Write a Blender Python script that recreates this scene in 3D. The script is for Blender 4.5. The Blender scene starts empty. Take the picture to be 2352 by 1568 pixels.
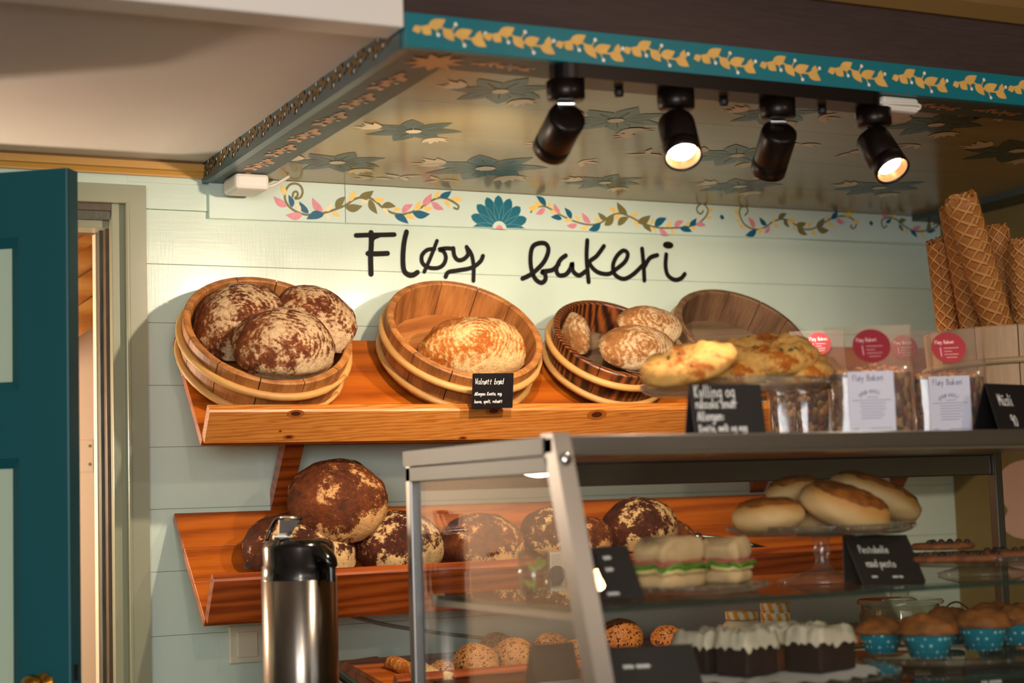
import bpy, bmesh, math, random
from mathutils import Vector, Matrix, Euler, noise as mnoise
PI = math.pi
V = Vector
scn = bpy.context.scene
COL = scn.collection
rnd = random.Random(7)

# ------------------------------------------------------------------ camera frame (photo is 2352 x 1568)
FPX, CX, CY = 3857.7, 1176.0, 784.0
YAW, PIT, ROL = 0.451995, 0.0941275, -0.0319505
EYE = V((0, 0, 1.36))
_fw = V((math.sin(YAW)*math.cos(PIT), math.cos(YAW)*math.cos(PIT), math.sin(PIT)))
_r0 = V((math.cos(YAW), -math.sin(YAW), 0)); _u0 = _r0.cross(_fw)
RT = _r0*math.cos(ROL) + _u0*math.sin(ROL)
UP = _u0*math.cos(ROL) - _r0*math.sin(ROL)
FW = _fw
def ray(x, y): return ((x-CX)*RT - (y-CY)*UP + FPX*FW)/FPX
def W(x, y, Y=3.8):
    d = ray(x, y); return EYE + d*(Y/d.y)
def WX(x, y, X):
    d = ray(x, y); return EYE + d*(X/d.x)
def WZ(x, y, Z):
    d = ray(x, y); return EYE + d*((Z-EYE.z)/d.z)
def WP(x, y, P0, n):
    d = ray(x, y); return EYE + d*((P0-EYE).dot(n)/d.dot(n))
def PXM(p): return FPX/(p-EYE).dot(FW)          # pixels per metre at a point

# ------------------------------------------------------------------ mesh collector
class MB:
    def __init__(s): s.v=[]; s.f=[]; s.mi=[]; s.sm=[]; s.k=0
    def lift(s,nrm):                                 # every brush stroke lies a hair above the one before
        s.k+=1; return V(nrm).normalized()*((s.k%60)*1.2e-5)
    def add(s, vs, fs, m=0, smooth=False, M=None):
        b=len(s.v)
        s.v += [(M@V(p)) if M is not None else V(p) for p in vs]
        for f in fs:
            s.f.append([b+i for i in f]); s.mi.append(m); s.sm.append(smooth)
        return s
    def box(s, lo, hi, m=0, M=None, bev=0.0):
        x0,y0,z0=lo; x1,y1,z1=hi
        if bev<=0:
            vs=[(x0,y0,z0),(x1,y0,z0),(x1,y1,z0),(x0,y1,z0),(x0,y0,z1),(x1,y0,z1),(x1,y1,z1),(x0,y1,z1)]
            fs=[(0,3,2,1),(4,5,6,7),(0,1,5,4),(1,2,6,5),(2,3,7,6),(3,0,4,7)]
            return s.add(vs,fs,m,False,M)
        bm=bmesh.new(); bmesh.ops.create_cube(bm,size=1.0)
        for v in bm.verts: v.co=V(((x0+x1)/2+v.co.x*(x1-x0),(y0+y1)/2+v.co.y*(y1-y0),(z0+z1)/2+v.co.z*(z1-z0)))
        bmesh.ops.bevel(bm,geom=bm.edges[:],offset=bev,segments=2,profile=.5,affect='EDGES')
        return s.addbm(bm,m,False,M)
    def addbm(s,bm,m=0,smooth=True,M=None):
        bm.verts.index_update()
        vs=[v.co.copy() for v in bm.verts]; fs=[[v.index for v in f.verts] for f in bm.faces]
        bm.free(); return s.add(vs,fs,m,smooth,M)
    def lathe(s, prof, seg=32, m=0, M=None, smooth=True, a0=0.0, a1=2*PI):
        full=abs(a1-a0-2*PI)<1e-6; n=seg if full else seg+1
        vs=[]; 
        for r,z in prof:
            for i in range(n):
                a=a0+(a1-a0)*i/seg; vs.append((r*math.cos(a),r*math.sin(a),z))
        fs=[]
        for k in range(len(prof)-1):
            for i in range(seg):
                j=(i+1)%n if full else i+1
                q=[k*n+i,k*n+j,(k+1)*n+j,(k+1)*n+i]
                if prof[k][0]<1e-7: q=[q[0],q[2],q[3]]
                elif prof[k+1][0]<1e-7: q=[q[0],q[1],q[2]]
                fs.append(q)
        return s.add(vs,fs,m,smooth,M)
    def cyl(s, p0, p1, r, seg=16, m=0, r2=None, smooth=True):
        p0=V(p0);p1=V(p1); d=p1-p0; L=d.length
        M=Matrix.Translation(p0)@d.to_track_quat('Z','Y').to_matrix().to_4x4()
        r2=r if r2 is None else r2
        s.lathe([(r,0),(r2,L)],seg,m,M,smooth)
        return s.lathe([(0,0),(r,0)],seg,m,M,False).lathe([(r2,L),(0,L)],seg,m,M,False)
    def tube(s, pts, r, seg=8, m=0, cap=True, flat=None, closed=False):
        pts=[V(p) for p in pts]; n=len(pts); rr=r if isinstance(r,(list,tuple)) else [r]*n
        vs=[]; prev=None
        for i,p in enumerate(pts):
            if closed: t=(pts[(i+1)%n]-pts[i-1])
            else: t=(pts[min(i+1,n-1)]-pts[max(i-1,0)])
            t.normalize()
            if prev is None:
                a=V((0,0,1)) if abs(t.z)<.9 else V((1,0,0)); u=t.cross(a).normalized()
            else: u=(prev-t*prev.dot(t)).normalized()
            prev=u; w=t.cross(u)
            for k in range(seg):
                a=2*PI*k/seg
                vs.append(p+u*rr[i]*math.cos(a)+w*rr[i]*math.sin(a))
        fs=[]
        for i in range(n if closed else n-1):
            j=(i+1)%n
            for k in range(seg):
                l=(k+1)%seg; fs.append((i*seg+k,i*seg+l,j*seg+l,j*seg+k))
        if cap and not closed:
            fs.append(tuple(range(seg))[::-1]); fs.append(tuple((n-1)*seg+k for k in range(seg)))
        return s.add(vs,fs,m,True)
    def poly(s, pts, m=0): return s.add(pts,[tuple(range(len(pts)))],m)
    def prism(s, pts, d, m=0):                      # polygon pushed along d
        n=len(pts); a=[V(p) for p in pts]; b=[p+V(d) for p in a]
        fs=[tuple(range(n)),tuple(range(2*n-1,n-1,-1))]
        fs+=[(i,i+n,(i+1)%n+n,(i+1)%n) for i in range(n)]
        return s.add(a+b,fs,m)
    def ribbon(s, pts, w, nrm, m=0, taper=False):   # flat brush stroke with round ends
        n=len(pts); nrm=V(nrm)
        if n<2: return s
        lf=s.lift(nrm); pts=[V(p)+lf for p in pts]
        L=[];R=[]
        for i,p in enumerate(pts):
            t=(pts[min(i+1,n-1)]-pts[max(i-1,0)]).normalized(); q=nrm.cross(t).normalized()
            k=w/2*(1.0 if not taper else max(.25,math.sin(PI*(i+.6)/(n+.2))))
            L.append(p+q*k); R.append(p-q*k)
        s.add(L+R,[(i,i+1,n+i+1,n+i) for i in range(n-1)],m)
        if not taper:
            for e in (0,n-1):
                c=pts[e]+s.lift(nrm)*.1+V(nrm).normalized()*6e-6*(1+e%2); t=(pts[1]-pts[0]).normalized() if e==0 else (pts[-1]-pts[-2]).normalized(); q=nrm.cross(t)
                s.add([c+(t*math.cos(2*PI*k/10)+q*math.sin(2*PI*k/10))*w/2 for k in range(10)],[tuple(range(10))],m)
        return s
    def leaf(s, a, b, w, nrm, m=0, bend=0.12):      # flat pointed leaf from a to b
        lf=s.lift(nrm); a=V(a)+lf;b=V(b)+lf; d=b-a; L=d.length; t=d/L; q=V(nrm).cross(t).normalized()
        o=[];n=7
        for i in range(n+1):
            u=i/n; h=math.sin(PI*u**.8)*w/2; o.append(a+d*u+q*(h+bend*L*math.sin(PI*u)))
        for i in range(n-1,0,-1):
            u=i/n; h=math.sin(PI*u**.8)*w/2; o.append(a+d*u+q*(-h+bend*L*math.sin(PI*u)))
        return s.add(o,[tuple(range(len(o)))],m)
    def disc(s, c, r, nrm, m=0, seg=16, r2=None, t=None):
        c=V(c)+s.lift(nrm); nrm=V(nrm).normalized(); t=V(t) if t is not None else nrm.orthogonal().normalized(); q=nrm.cross(t); r2=r2 or r
        return s.add([V(c)+t*r*math.cos(2*PI*k/seg)+q*r2*math.sin(2*PI*k/seg) for k in range(seg)],[tuple(range(seg))],m)
    def build(s, name, mats, parent=None, origin=None, auto=None):
        me=bpy.data.meshes.new(name); mats=mats if isinstance(mats,(list,tuple)) else [mats]
        if parent is not None: inv=WM[parent.name].inverted(); vs=[inv@p for p in s.v]
        else:
            if origin is None:
                xs=[p.x for p in s.v];ys=[p.y for p in s.v];zs=[p.z for p in s.v]
                origin=V(((min(xs)+max(xs))/2,(min(ys)+max(ys))/2,min(zs)))
            M=origin if isinstance(origin,Matrix) else Matrix.Translation(V(origin))
            inv=M.inverted(); vs=[inv@p for p in s.v]
        me.from_pydata([tuple(p) for p in vs],[],s.f)
        for m in mats: me.materials.append(m)
        me.polygons.foreach_set('material_index',s.mi); me.polygons.foreach_set('use_smooth',s.sm)
        me.update()
        o=bpy.data.objects.new(name,me); COL.objects.link(o)
        if parent is not None: o.parent=parent; WM[o.name]=WM[parent.name]
        else: o.matrix_world=M; WM[o.name]=M.copy()
        return o
WM={}
def root(name,label,cat,loc=(0,0,0),M=None,group=None):
    o=bpy.data.objects.new(name,None); COL.objects.link(o); o.empty_display_size=.05
    M=M if M is not None else Matrix.Translation(V(loc))
    o.matrix_world=M; WM[o.name]=M.copy(); return tag(o,label,cat,group)
def tag(o,label=None,cat=None,group=None,kind=None):
    if label: o['label']=label
    if cat: o['category']=cat
    if group: o['group']=group
    if kind: o['kind']=kind
    return o
def struct(o): o['kind']='structure'; return o
def copy_tree(r,M,label=None,group=None):
    c=r.copy(); COL.objects.link(c); c.parent=None; c.matrix_world=M; WM[c.name]=M.copy()
    if label: c['label']=label
    if group: c['group']=group
    def rec(a,b):
        for ch in [x for x in bpy.data.objects if x.parent==a]:
            d=ch.copy(); COL.objects.link(d); d.parent=b; rec(ch,d)
    rec(r,c); return c
def curve_pts(pts,n=6):                              # Catmull-Rom smoothing of a polyline (list of Vectors)
    pts=[V(p) for p in pts]
    if len(pts)<3: return pts
    out=[]
    for i in range(len(pts)-1):
        p0=pts[max(i-1,0)];p1=pts[i];p2=pts[i+1];p3=pts[min(i+2,len(pts)-1)]
        for k in range(n):
            t=k/n
            out.append(.5*((2*p1)+(p2-p0)*t+(2*p0-5*p1+4*p2-p3)*t*t+(3*p1-p0-3*p2+p3)*t**3))
    out.append(pts[-1]); return out
def frame(origin,x,y,z):
    M=Matrix.Identity(4)
    for i,a in enumerate((x,y,z)):
        a=V(a).normalized()
        for k in range(3): M[k][i]=a[k]
    for k in range(3): M[k][3]=V(origin)[k]
    return M
# ------------------------------------------------------------------ materials
def hx(h):
    h=h.lstrip('#'); c=[int(h[i:i+2],16)/255 for i in (0,2,4)]
    return tuple([(x/12.92 if x<=.04045 else ((x+.055)/1.055)**2.4) for x in c]+[1.0])
class NT:
    def __init__(s,name):
        s.m=bpy.data.materials.new(name); s.m.use_nodes=True; s.t=s.m.node_tree; s.t.nodes.clear()
        s.out=s.n('OutputMaterial')
    def n(s,typ,**kw):
        nd=s.t.nodes.new('ShaderNode'+typ)
        for k,v in kw.items():
            if hasattr(nd,k) and k not in ('inputs',): setattr(nd,k,v)
        return nd
    def l(s,a,b): s.t.links.new(a,b)
    def set(s,nd,**kw):
        for k,v in kw.items():
            k=k.replace('_',' '); i=nd.inputs[k]
            if hasattr(v,'links') or hasattr(v,'is_output'): s.l(v,i)
            else: i.default_value=v
        return nd
    def coords(s,scale=(1,1,1),kind='Object',rot=(0,0,0)):
        tc=s.n('TexCoord'); mp=s.n('Mapping'); mp.inputs['Scale'].default_value=scale; mp.inputs['Rotation'].default_value=rot
        s.l(tc.outputs[kind],mp.inputs['Vector']); return mp.outputs['Vector']
    def noise(s,vec,scale,detail=4,rough=.55,dist=0):
        nd=s.n('TexNoise'); s.set(nd,Vector=vec,Scale=scale,Detail=detail,Roughness=rough,Distortion=dist); return nd.outputs['Fac']
    def polar(s):
        tc=s.n('TexCoord'); sp=s.n('SeparateXYZ'); s.l(tc.outputs['Object'],sp.inputs[0])
        return s.math('ARCTAN2',sp.outputs[1],sp.outputs[0]), sp.outputs[2]
    def ramp(s,fac,stops):
        nd=s.n('ValToRGB'); s.l(fac,nd.inputs['Fac']); e=nd.color_ramp.elements
        while len(e)>2: e.remove(e[-1])
        for i,(p,c) in enumerate(stops):
            if i>=2: e.new(p)
        for i,(p,c) in enumerate(stops): e[i].position=p; e[i].color=c if len(c)==4 else tuple(c)+(1,)
        return nd.outputs['Color']
    def mix(s,f,a,b,mode='MIX'):
        nd=s.n('Mix'); nd.data_type='RGBA'; nd.blend_type=mode
        for i,v in ((0,f),(6,a),(7,b)):
            if hasattr(v,'is_output'): s.l(v,nd.inputs[i])
            else: nd.inputs[i].default_value=v
        return nd.outputs[2]
    def math(s,op,a,b=None,clamp=False):
        nd=s.n('Math'); nd.operation=op; nd.use_clamp=clamp
        for i,v in ((0,a),(1,b)):
            if v is None: continue
            if hasattr(v,'is_output'): s.l(v,nd.inputs[i])
            else: nd.inputs[i].default_value=v
        return nd.outputs[0]
    def bump(s,h,strength=.2,dist=.002):
        nd=s.n('Bump'); s.set(nd,Height=h,Strength=strength,Distance=dist); return nd.outputs['Normal']
    def pbsdf(s,color,rough=.5,metal=0,coat=0,normal=None,spec=None,**kw):
        b=s.n('BsdfPrincipled')
        s.set(b,Base_Color=color,Roughness=rough,Metallic=metal,Coat_Weight=coat)
        b.inputs['Coat Roughness'].default_value=.15
        if spec is not None: b.inputs['Specular IOR Level'].default_value=spec
        if normal is not None: s.l(normal,b.inputs['Normal'])
        s.set(b,**kw)
        s.l(b.outputs[0],s.out.inputs['Surface']); return b
BLK=(0,0,0,1); WHT=(1,1,1,1)
def pbr(name,color,rough=.5,metal=0,coat=0,var=0,vscale=8,stretch=(1,1,1),bump=0,bscale=60,spec=None):
    t=NT(name); c=hx(color) if isinstance(color,str) else color; col=c; nrm=None
    vec=t.coords(stretch)
    if var:
        f=t.noise(vec,vscale,5); col=t.ramp(f,[(.3,tuple(x*(1-var) for x in c[:3])),(.7,tuple(min(1,x*(1+var*.6)) for x in c[:3]))])
    if bump: nrm=t.bump(t.noise(vec,bscale,3),bump)
    t.pbsdf(col,rough,metal,coat,nrm,spec); return t.m
def wood(name,dark,mid,light,axis='X',rings=26,rough=.45,coat=0,island=0,knot=0,bump=.12,dist=5.0,streak=.5):
    t=NT(name); s={'X':(.07,1,1),'Y':(1,.07,1),'Z':(1,1,.07)}[axis]
    vec=t.coords(s)
    big=t.noise(vec,3.0,3)
    wv=t.n('TexWave'); wv.wave_type='BANDS'; wv.bands_direction='DIAGONAL'
    t.set(wv,Vector=vec,Scale=rings,Distortion=dist,Detail=3.0,Detail_Scale=1.2,Detail_Roughness=.6)
    fine=t.noise(t.coords(tuple(6*x for x in s)),30,5,.7)
    f=t.math('ADD',t.math('MULTIPLY',wv.outputs['Fac'],streak),t.math('MULTIPLY',fine,1-streak))
    f=t.math('ADD',f,t.math('MULTIPLY',t.math('SUBTRACT',big,.5),.5))
    col=t.ramp(f,[(.18,hx(dark)),(.5,hx(mid)),(.82,hx(light))])
    if island:
        g=t.n('NewGeometry'); r=t.math('ADD',t.math('MULTIPLY',g.outputs['Random Per Island'],island),1-island*.6)
        rc=t.n('CombineColor'); 
        for i in range(3): t.l(r,rc.inputs[i])
        col=t.mix(1.0,col,rc.outputs[0],'MULTIPLY')
    if knot:
        vo=t.n('TexVoronoi'); t.set(vo,Vector=t.coords(tuple(min(1,x*4) for x in s)),Scale=knot,Randomness=1.0)
        k=t.ramp(vo.outputs['Distance'],[(.035,WHT),(.12,BLK)])
        col=t.mix(t.math('MULTIPLY',k,.75),col,hx(dark))
    t.pbsdf(col,rough,0,coat,t.bump(f,bump,.001)); return t.m
def crust(name,dark,mid,flour,rings=42,amount=.5,dirt=1.0,patch=9,ringmix=.55,crack=.38,soft=.16):
    t=NT(name); vec=t.coords()
    n0=t.noise(vec,patch*.5,3,.5); n1=t.noise(vec,patch*1.6,6,.7); n2=t.noise(vec,60,5,.75); n3=t.noise(vec,170,4,.7)
    wb=t.n('TexNoise'); t.set(wb,Vector=vec,Scale=7.0,Detail=3.0); 
    vm=t.n('VectorMath'); vm.operation='MULTIPLY_ADD'; t.l(wb.outputs['Color'],vm.inputs[0]); vm.inputs[1].default_value=(.05,.05,.0); t.l(vec,vm.inputs[2])
    wv=t.n('TexWave'); wv.wave_type='RINGS'; wv.rings_direction='Z'
    t.set(wv,Vector=vm.outputs[0],Scale=rings,Distortion=6.0,Detail=3.0,Detail_Scale=1.6)
    f=t.math('MULTIPLY',t.math('SUBTRACT',wv.outputs['Fac'],.5),ringmix*.42)
    for q,k in ((n0,1.7),(n1,1.0),(n2,.75),(n3,.55)): f=t.math('ADD',f,t.math('MULTIPLY',t.math('SUBTRACT',q,.5),k))
    base=t.ramp(t.math('ADD',t.math('MULTIPLY',n1,.6),t.math('MULTIPLY',n2,.4)),[(.36,hx(dark)),(.62,hx(mid))])
    c=.5-amount
    k=t.ramp(t.math('ADD',f,.5),[(max(0,.48-soft/2+c),BLK),(.48+soft/2+c,WHT)])
    vo=t.n('TexVoronoi'); vo.feature='DISTANCE_TO_EDGE'; t.set(vo,Vector=vm.outputs[0],Scale=70.0)
    cr=t.ramp(vo.outputs['Distance'],[(.0,BLK),(.10,WHT)])
    crm=t.mix(t.ramp(n1,[(.44,BLK),(.52,WHT)]),WHT,cr)
    k2=t.mix(crack,k,crm,'MULTIPLY')
    fl=t.ramp(n2,[(.3,tuple(x*.72 for x in hx(flour)[:3])),(.65,hx(flour))])
    col=t.mix(k2,base,fl)
    h=t.math('ADD',t.math('MULTIPLY',f,.8),t.math('MULTIPLY',n3,.3))
    t.pbsdf(col,.75,0,0,t.bump(h,.7,.005),.3); return t.m
def seeded(name,base,top,seed1,seed2,scale=130,rough=.6,amt=.3):
    t=NT(name); vec=t.coords((1,1,.55)); n=t.noise(vec,14,3)
    b=t.ramp(n,[(.35,hx(base)),(.65,hx(top))])
    vo=t.n('TexVoronoi'); t.set(vo,Vector=vec,Scale=float(scale),Randomness=1.0)
    k=t.ramp(vo.outputs['Distance'],[(amt,WHT),(amt+.1,BLK)])
    sc=t.n('SeparateColor'); t.l(vo.outputs['Color'],sc.inputs[0])
    sd=t.mix(t.ramp(sc.outputs[0],[(.45,BLK),(.5,WHT)]),hx(seed1),hx(seed2))
    col=t.mix(k,b,sd)
    t.pbsdf(col,rough,0,0,t.bump(k,.8,.003)); return t.m
def thin_glass(name,tint=(1,1,1,1),ior=1.5,gain=1.0,haze=0.0,hazecol=(1,1,1,1),rough=.0):
    t=NT(name); tr=t.n('BsdfTransparent'); tr.inputs[0].default_value=tint
    gl=t.n('BsdfGlossy'); gl.inputs['Roughness'].default_value=rough
    g=t.n('NewGeometry'); dp=t.n('VectorMath'); dp.operation='DOT_PRODUCT'; t.l(g.outputs['Normal'],dp.inputs[0]); t.l(g.outputs['Incoming'],dp.inputs[1])
    r0=((ior-1)/(ior+1))**2                         # Schlick, the same on both sides of a pane
    q=t.math('POWER',t.math('SUBTRACT',1.0,t.math('ABSOLUTE',dp.outputs['Value']),True),5.0)
    fr=t.math('ADD',t.math('MULTIPLY',q,1-r0),r0)
    mx=t.n('MixShader'); t.l(t.math('MULTIPLY',fr,gain,True),mx.inputs[0]); t.l(tr.outputs[0],mx.inputs[1]); t.l(gl.outputs[0],mx.inputs[2])
    o=mx.outputs[0]
    if haze:
        df=t.n('BsdfTranslucent'); df.inputs[0].default_value=hazecol; d2=t.n('BsdfDiffuse'); d2.inputs[0].default_value=hazecol
        a=t.n('MixShader'); a.inputs[0].default_value=.5; t.l(df.outputs[0],a.inputs[1]); t.l(d2.outputs[0],a.inputs[2])
        m2=t.n('MixShader'); m2.inputs[0].default_value=haze; t.l(o,m2.inputs[1]); t.l(a.outputs[0],m2.inputs[2]); o=m2.outputs[0]
    t.l(o,t.out.inputs['Surface']); return t.m
def emit(name,color,strength):
    t=NT(name); e=t.n('Emission'); e.inputs[0].default_value=color; e.inputs[1].default_value=strength
    t.l(e.outputs[0],t.out.inputs['Surface']); return t.m
def mixed_bits(name,cols,scale,rough=.6):
    t=NT(name); vo=t.n('TexVoronoi'); t.set(vo,Vector=t.coords((1,1,.6)),Scale=float(scale))
    sc=t.n('SeparateColor'); t.l(vo.outputs['Color'],sc.inputs[0])
    n=len(cols); nd=t.ramp(sc.outputs[0],[(i/n,hx(c)) for i,c in enumerate(cols)])
    t.t.nodes[-1].color_ramp.interpolation='CONSTANT' if False else 'LINEAR'
    t.pbsdf(nd,rough,0,0,t.bump(t.math('SUBTRACT',1.0,vo.outputs['Distance']),.9,.006)); return t.m

def painted_boards(name,color):
    t=NT(name); c=hx(color)
    n=t.noise(t.coords((1,1,1)),2.5,4); col=t.ramp(n,[(.3,tuple(x*.93 for x in c[:3])),(.7,tuple(min(1,x*1.04) for x in c[:3]))])
    h1=t.noise(t.coords((1,1,.06)),240,3,.6); h2=t.noise(t.coords((.06,1,1)),160,3,.6); h3=t.noise(t.coords(),14,3)
    h=t.math('ADD',t.math('ADD',h1,t.math('MULTIPLY',h2,.7)),t.math('MULTIPLY',h3,1.6))
    t.pbsdf(col,.3,0,.25,t.bump(h,.22,.0016)); return t.m

M={}
M['mint']=painted_boards('mint_board_paint','#cdddcd')
M['mint_flat']=pbr('mint_panel_paint','#b9cdb4',.4,bump=.08,bscale=30)
M['frieze']=pbr('pale_mint_frieze','#d3e4d8',.28,coat=.3,var=.04,vscale=5,bump=.1,bscale=18)
M['knot']=pbr('pine_knot_core','#4a1f0c',.5)
M['knot_ring']=pbr('pine_knot_ring','#a0561c',.5)
M['groove']=pbr('dark_stave_joint','#24150b',.9)
M['dark_gap']=pbr('dark_gap','#86907c',.9)
M['teal']=pbr('teal_paint','#04707c',.42,coat=.05,var=.05,bump=.06,bscale=40)
M['teal_shaded']=pbr('shaded_teal_paint','#01525a',.45,coat=.0,var=.05,bump=.08,bscale=30,stretch=(1,1,.15))  # the fascia's teal, darkened in colour for the shade on the door
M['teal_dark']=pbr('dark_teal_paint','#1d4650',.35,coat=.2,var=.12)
M['gold']=pbr('gold_leaf_paint','#e6b45e',.45,var=.12,vscale=30)
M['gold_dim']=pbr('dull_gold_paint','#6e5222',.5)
M['dot_white']=pbr('white_dot_paint','#f2f0e6',.5)
M['olive']=pbr('olive_leaf_paint','#7b7344',.5,var=.08,vscale=40)
M['navy']=pbr('blue_leaf_paint','#125f7d',.5,var=.1,vscale=40)
M['pink']=pbr('pink_leaf_paint','#e0909c',.5,var=.12,vscale=90)
M['yellow']=pbr('yellow_leaf_paint','#f3cf74',.5,var=.06,vscale=40)
M['cream_leaf']=pbr('cream_leaf_paint','#f6e3b4',.5)
M['petal']=pbr('daisy_petal_paint','#0c6a80',.5,var=.08,vscale=30)
M['petal_line']=pbr('pale_petal_line','#6fa7ae',.5)
M['lettering']=pbr('black_lettering_paint','#130f0e',.6,spec=.2)
M['soffit']=pbr('varnished_soffit_paint','#a48c55',.2,spec=.3,var=.1,vscale=6,stretch=(.3,2,1),bump=.05,bscale=12)
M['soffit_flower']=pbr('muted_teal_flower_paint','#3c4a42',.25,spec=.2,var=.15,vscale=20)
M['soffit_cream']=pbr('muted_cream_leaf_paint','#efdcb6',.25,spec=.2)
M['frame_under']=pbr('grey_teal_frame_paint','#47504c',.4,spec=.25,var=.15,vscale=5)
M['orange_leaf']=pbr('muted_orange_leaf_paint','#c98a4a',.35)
M['ceiling']=pbr('ceiling_paint','#d8cfc8',.6,var=.03,vscale=2)
M['white_beam']=pbr('white_beam_paint','#e8e0d6',.5,bump=.05,bscale=25)
M['brown_beam']=wood('dark_stained_beam','#2c1c19','#3a2824','#473430','X',5,.7,bump=.6,streak=.15)
M['gold_trim']=pbr('gold_crown_trim','#c99548',.4,coat=.2)
M['gold_trim_shaded']=pbr('shaded_gold_trim','#7d6034',.5)  # gold trim with the dimmer light above the beam put into its colour
M['casing']=pbr('grey_green_casing_paint','#94957c',.38,coat=.15,var=.08,vscale=5,stretch=(1,1,.2),bump=.08,bscale=40)
M['casing_dark']=pbr('weathered_jamb_paint','#55554a',.6,var=.5,vscale=60,stretch=(1,1,.15),bump=.4,bscale=60)
M['jamb_brown']=pbr('brown_jamb_edge','#5a4634',.5,var=.3,vscale=20)
M['brass']=pbr('brass','#b98a3a',.25,metal=1)
M['hall']=pbr('hall_wall_paint','#e6cdb6',.7)
M['hall_wood']=wood('hall_pine_boards','#b06a28','#d08a40','#e2a45c','X',8,.5)
M['ochre_wall']=pbr('ochre_wall_paint','#7d6838',.6,var=.08)
M['room']=pbr('room_wall_paint','#9a948c',.7)
M['floor']=wood('floor_boards','#5a3c22','#79522f','#8d6339','Y',8,.5)
M['shelf']=wood('oiled_pine_shelf','#843a0a','#b05610','#c46a1a','X',9,.38,.15,knot=5,dist=7,streak=.35)
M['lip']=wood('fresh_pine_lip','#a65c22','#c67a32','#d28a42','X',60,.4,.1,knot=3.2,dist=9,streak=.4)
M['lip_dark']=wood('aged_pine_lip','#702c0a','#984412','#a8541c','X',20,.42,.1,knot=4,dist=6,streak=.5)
M['tub']=wood('tub_staves','#6e4220','#ae6e36','#c88a4a','Z',12,.55,0,island=.28,dist=5,streak=.22,bump=.2)
M['tub_dark']=wood('dark_tub_staves','#2a1208','#643012','#8a4a1e','Z',46,.42,.1,island=.3,dist=3,streak=.75,bump=.25)
M['tub_grey']=wood('weathered_tub_staves','#4a3424','#74543a','#8a6848','Z',12,.6,0,island=.25,dist=5,streak=.22,bump=.2)
M['tub_pale']=wood('pale_tub_staves','#8a6a4a','#b08c66','#c4a27c','Z',7,.6,0,island=.25,knot=5,dist=3,streak=.4,bump=.2)
M['tub_floor']=wood('tub_floor_boards','#8a4e20','#b8743a','#c98a50','X',8,.55,0,island=.2,dist=4,streak=.35)
M['tub_floor_grey']=wood('worn_tub_floor','#5a4632','#826a50','#97806a','X',8,.6,0,island=.2,dist=4,streak=.35)
M['hoop']=pbr('willow_hoop','#cf9b56',.5,var=.2,vscale=9,bump=.25,bscale=30)
M['hoop_pale']=pbr('pale_hoop','#b3946c',.55,var=.15,vscale=9,bump=.25,bscale=30)
M['steel']=pbr('brushed_steel','#949290',.34,metal=1,var=.06,vscale=40,stretch=(.02,1,1))
M['steel_post']=pbr('satin_aluminium','#8e8a87',.42,metal=1)
def flask_steel():
    t=NT('brushed_flask_steel'); n=t.noise(t.coords((.02,.02,1)),400,3)
    b=t.pbsdf(hx('#9c948a'),.30,1.0); b.inputs['Anisotropic Rotation'].default_value=.25; b.inputs['Anisotropic'].default_value=.85
    tg=t.n('Tangent'); tg.direction_type='RADIAL'; tg.axis='Z'; t.l(tg.outputs[0],b.inputs['Tangent'])
    t.l(t.ramp(n,[(.3,(.28,.28,.28)),(.7,(.31,.31,.31))]),b.inputs['Roughness']); return t.m
M['steel_flask']=flask_steel()
M['case_grey']=pbr('grey_painted_steel','#5b5f58',.45)
M['chrome']=pbr('chrome','#d8d8d8',.12,metal=1)
M['black']=pbr('gloss_black_plastic','#0b0908',.16,coat=.5)
M['black_matt']=pbr('black_rubber','#0d0c0b',.55)
M['lamp_black']=pbr('bronze_black_metal','#1d1512',.34,metal=.6,bump=.03,bscale=200)
M['lamp_inner']=pbr('warm_reflector','#c98a5a',.35,metal=.7)
M['bulb']=emit('spot_bulb_glow',(1,.82,.62,1),26)
M['pendant_bulb']=emit('pendant_bulb_glow',(1,.66,.34,1),65)
M['white_plastic']=pbr('white_plastic','#e4dcd0',.35)
M['ivory']=pbr('ivory_switch_plastic','#d9cfb4',.35)
M['card']=pbr('black_chalk_card','#141013',.55)
M['chalk']=pbr('white_chalk_ink','#e9e6e0',.7)
M['paper']=pbr('white_label_paper','#d7d4e2',.7)
M['ink']=pbr('grey_label_ink','#64627a',.7)
M['red_label']=pbr('red_round_sticker','#95202f',.5)
M['pink_ink']=pbr('pale_pink_ink','#f0c4c4',.6)
M['glass']=thin_glass('clear_pane',(.97,.985,.975,1),1.45,1.0)
M['glass_edge']=thin_glass('green_glass_edge',(.25,.42,.36,1),1.5,1.5,.25,(.10,.22,.18,1))
M['plate_glass']=thin_glass('pressed_glass',(.95,.94,.90,1),1.5,1.7,.07,(.9,.86,.76,1),.05)
M['jar_glass']=thin_glass('jar_glass',(.9,.92,.88,1),1.5,1.8,.0,rough=.02)
M['film']=thin_glass('clear_bag_film',(.98,.95,.93,1),1.5,1.5,.085,(1,.86,.78,1),.12)
M['crust_rye']=crust('floured_rye_crust','#40180a','#9a4e1a','#d6b488',24,.53,patch=9,ringmix=.30)
M['crust_gold']=crust('golden_walnut_crust','#9a4a10','#c47a26','#e4c084',26,.54,patch=8,ringmix=.4,soft=.24)
M['crust_pale']=crust('pale_floured_crust','#7a4820','#ab7640','#cfb48c',26,.53,patch=8,ringmix=.42,soft=.24)
M['crust_dark']=crust('dark_sourdough_crust','#200a03','#6a2c0a','#e0b87e',10,.49,patch=8,ringmix=.2,crack=0,soft=.10)
M['crust_brown']=crust('brown_sourdough_crust','#2c1004','#86400f','#d8a468',10,.42,patch=8,ringmix=.2,crack=0,soft=.12)
M['crumb']=pbr('bread_crumb','#c98f4e',.8,var=.2,vscale=60,bump=.5,bscale=90)
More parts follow.
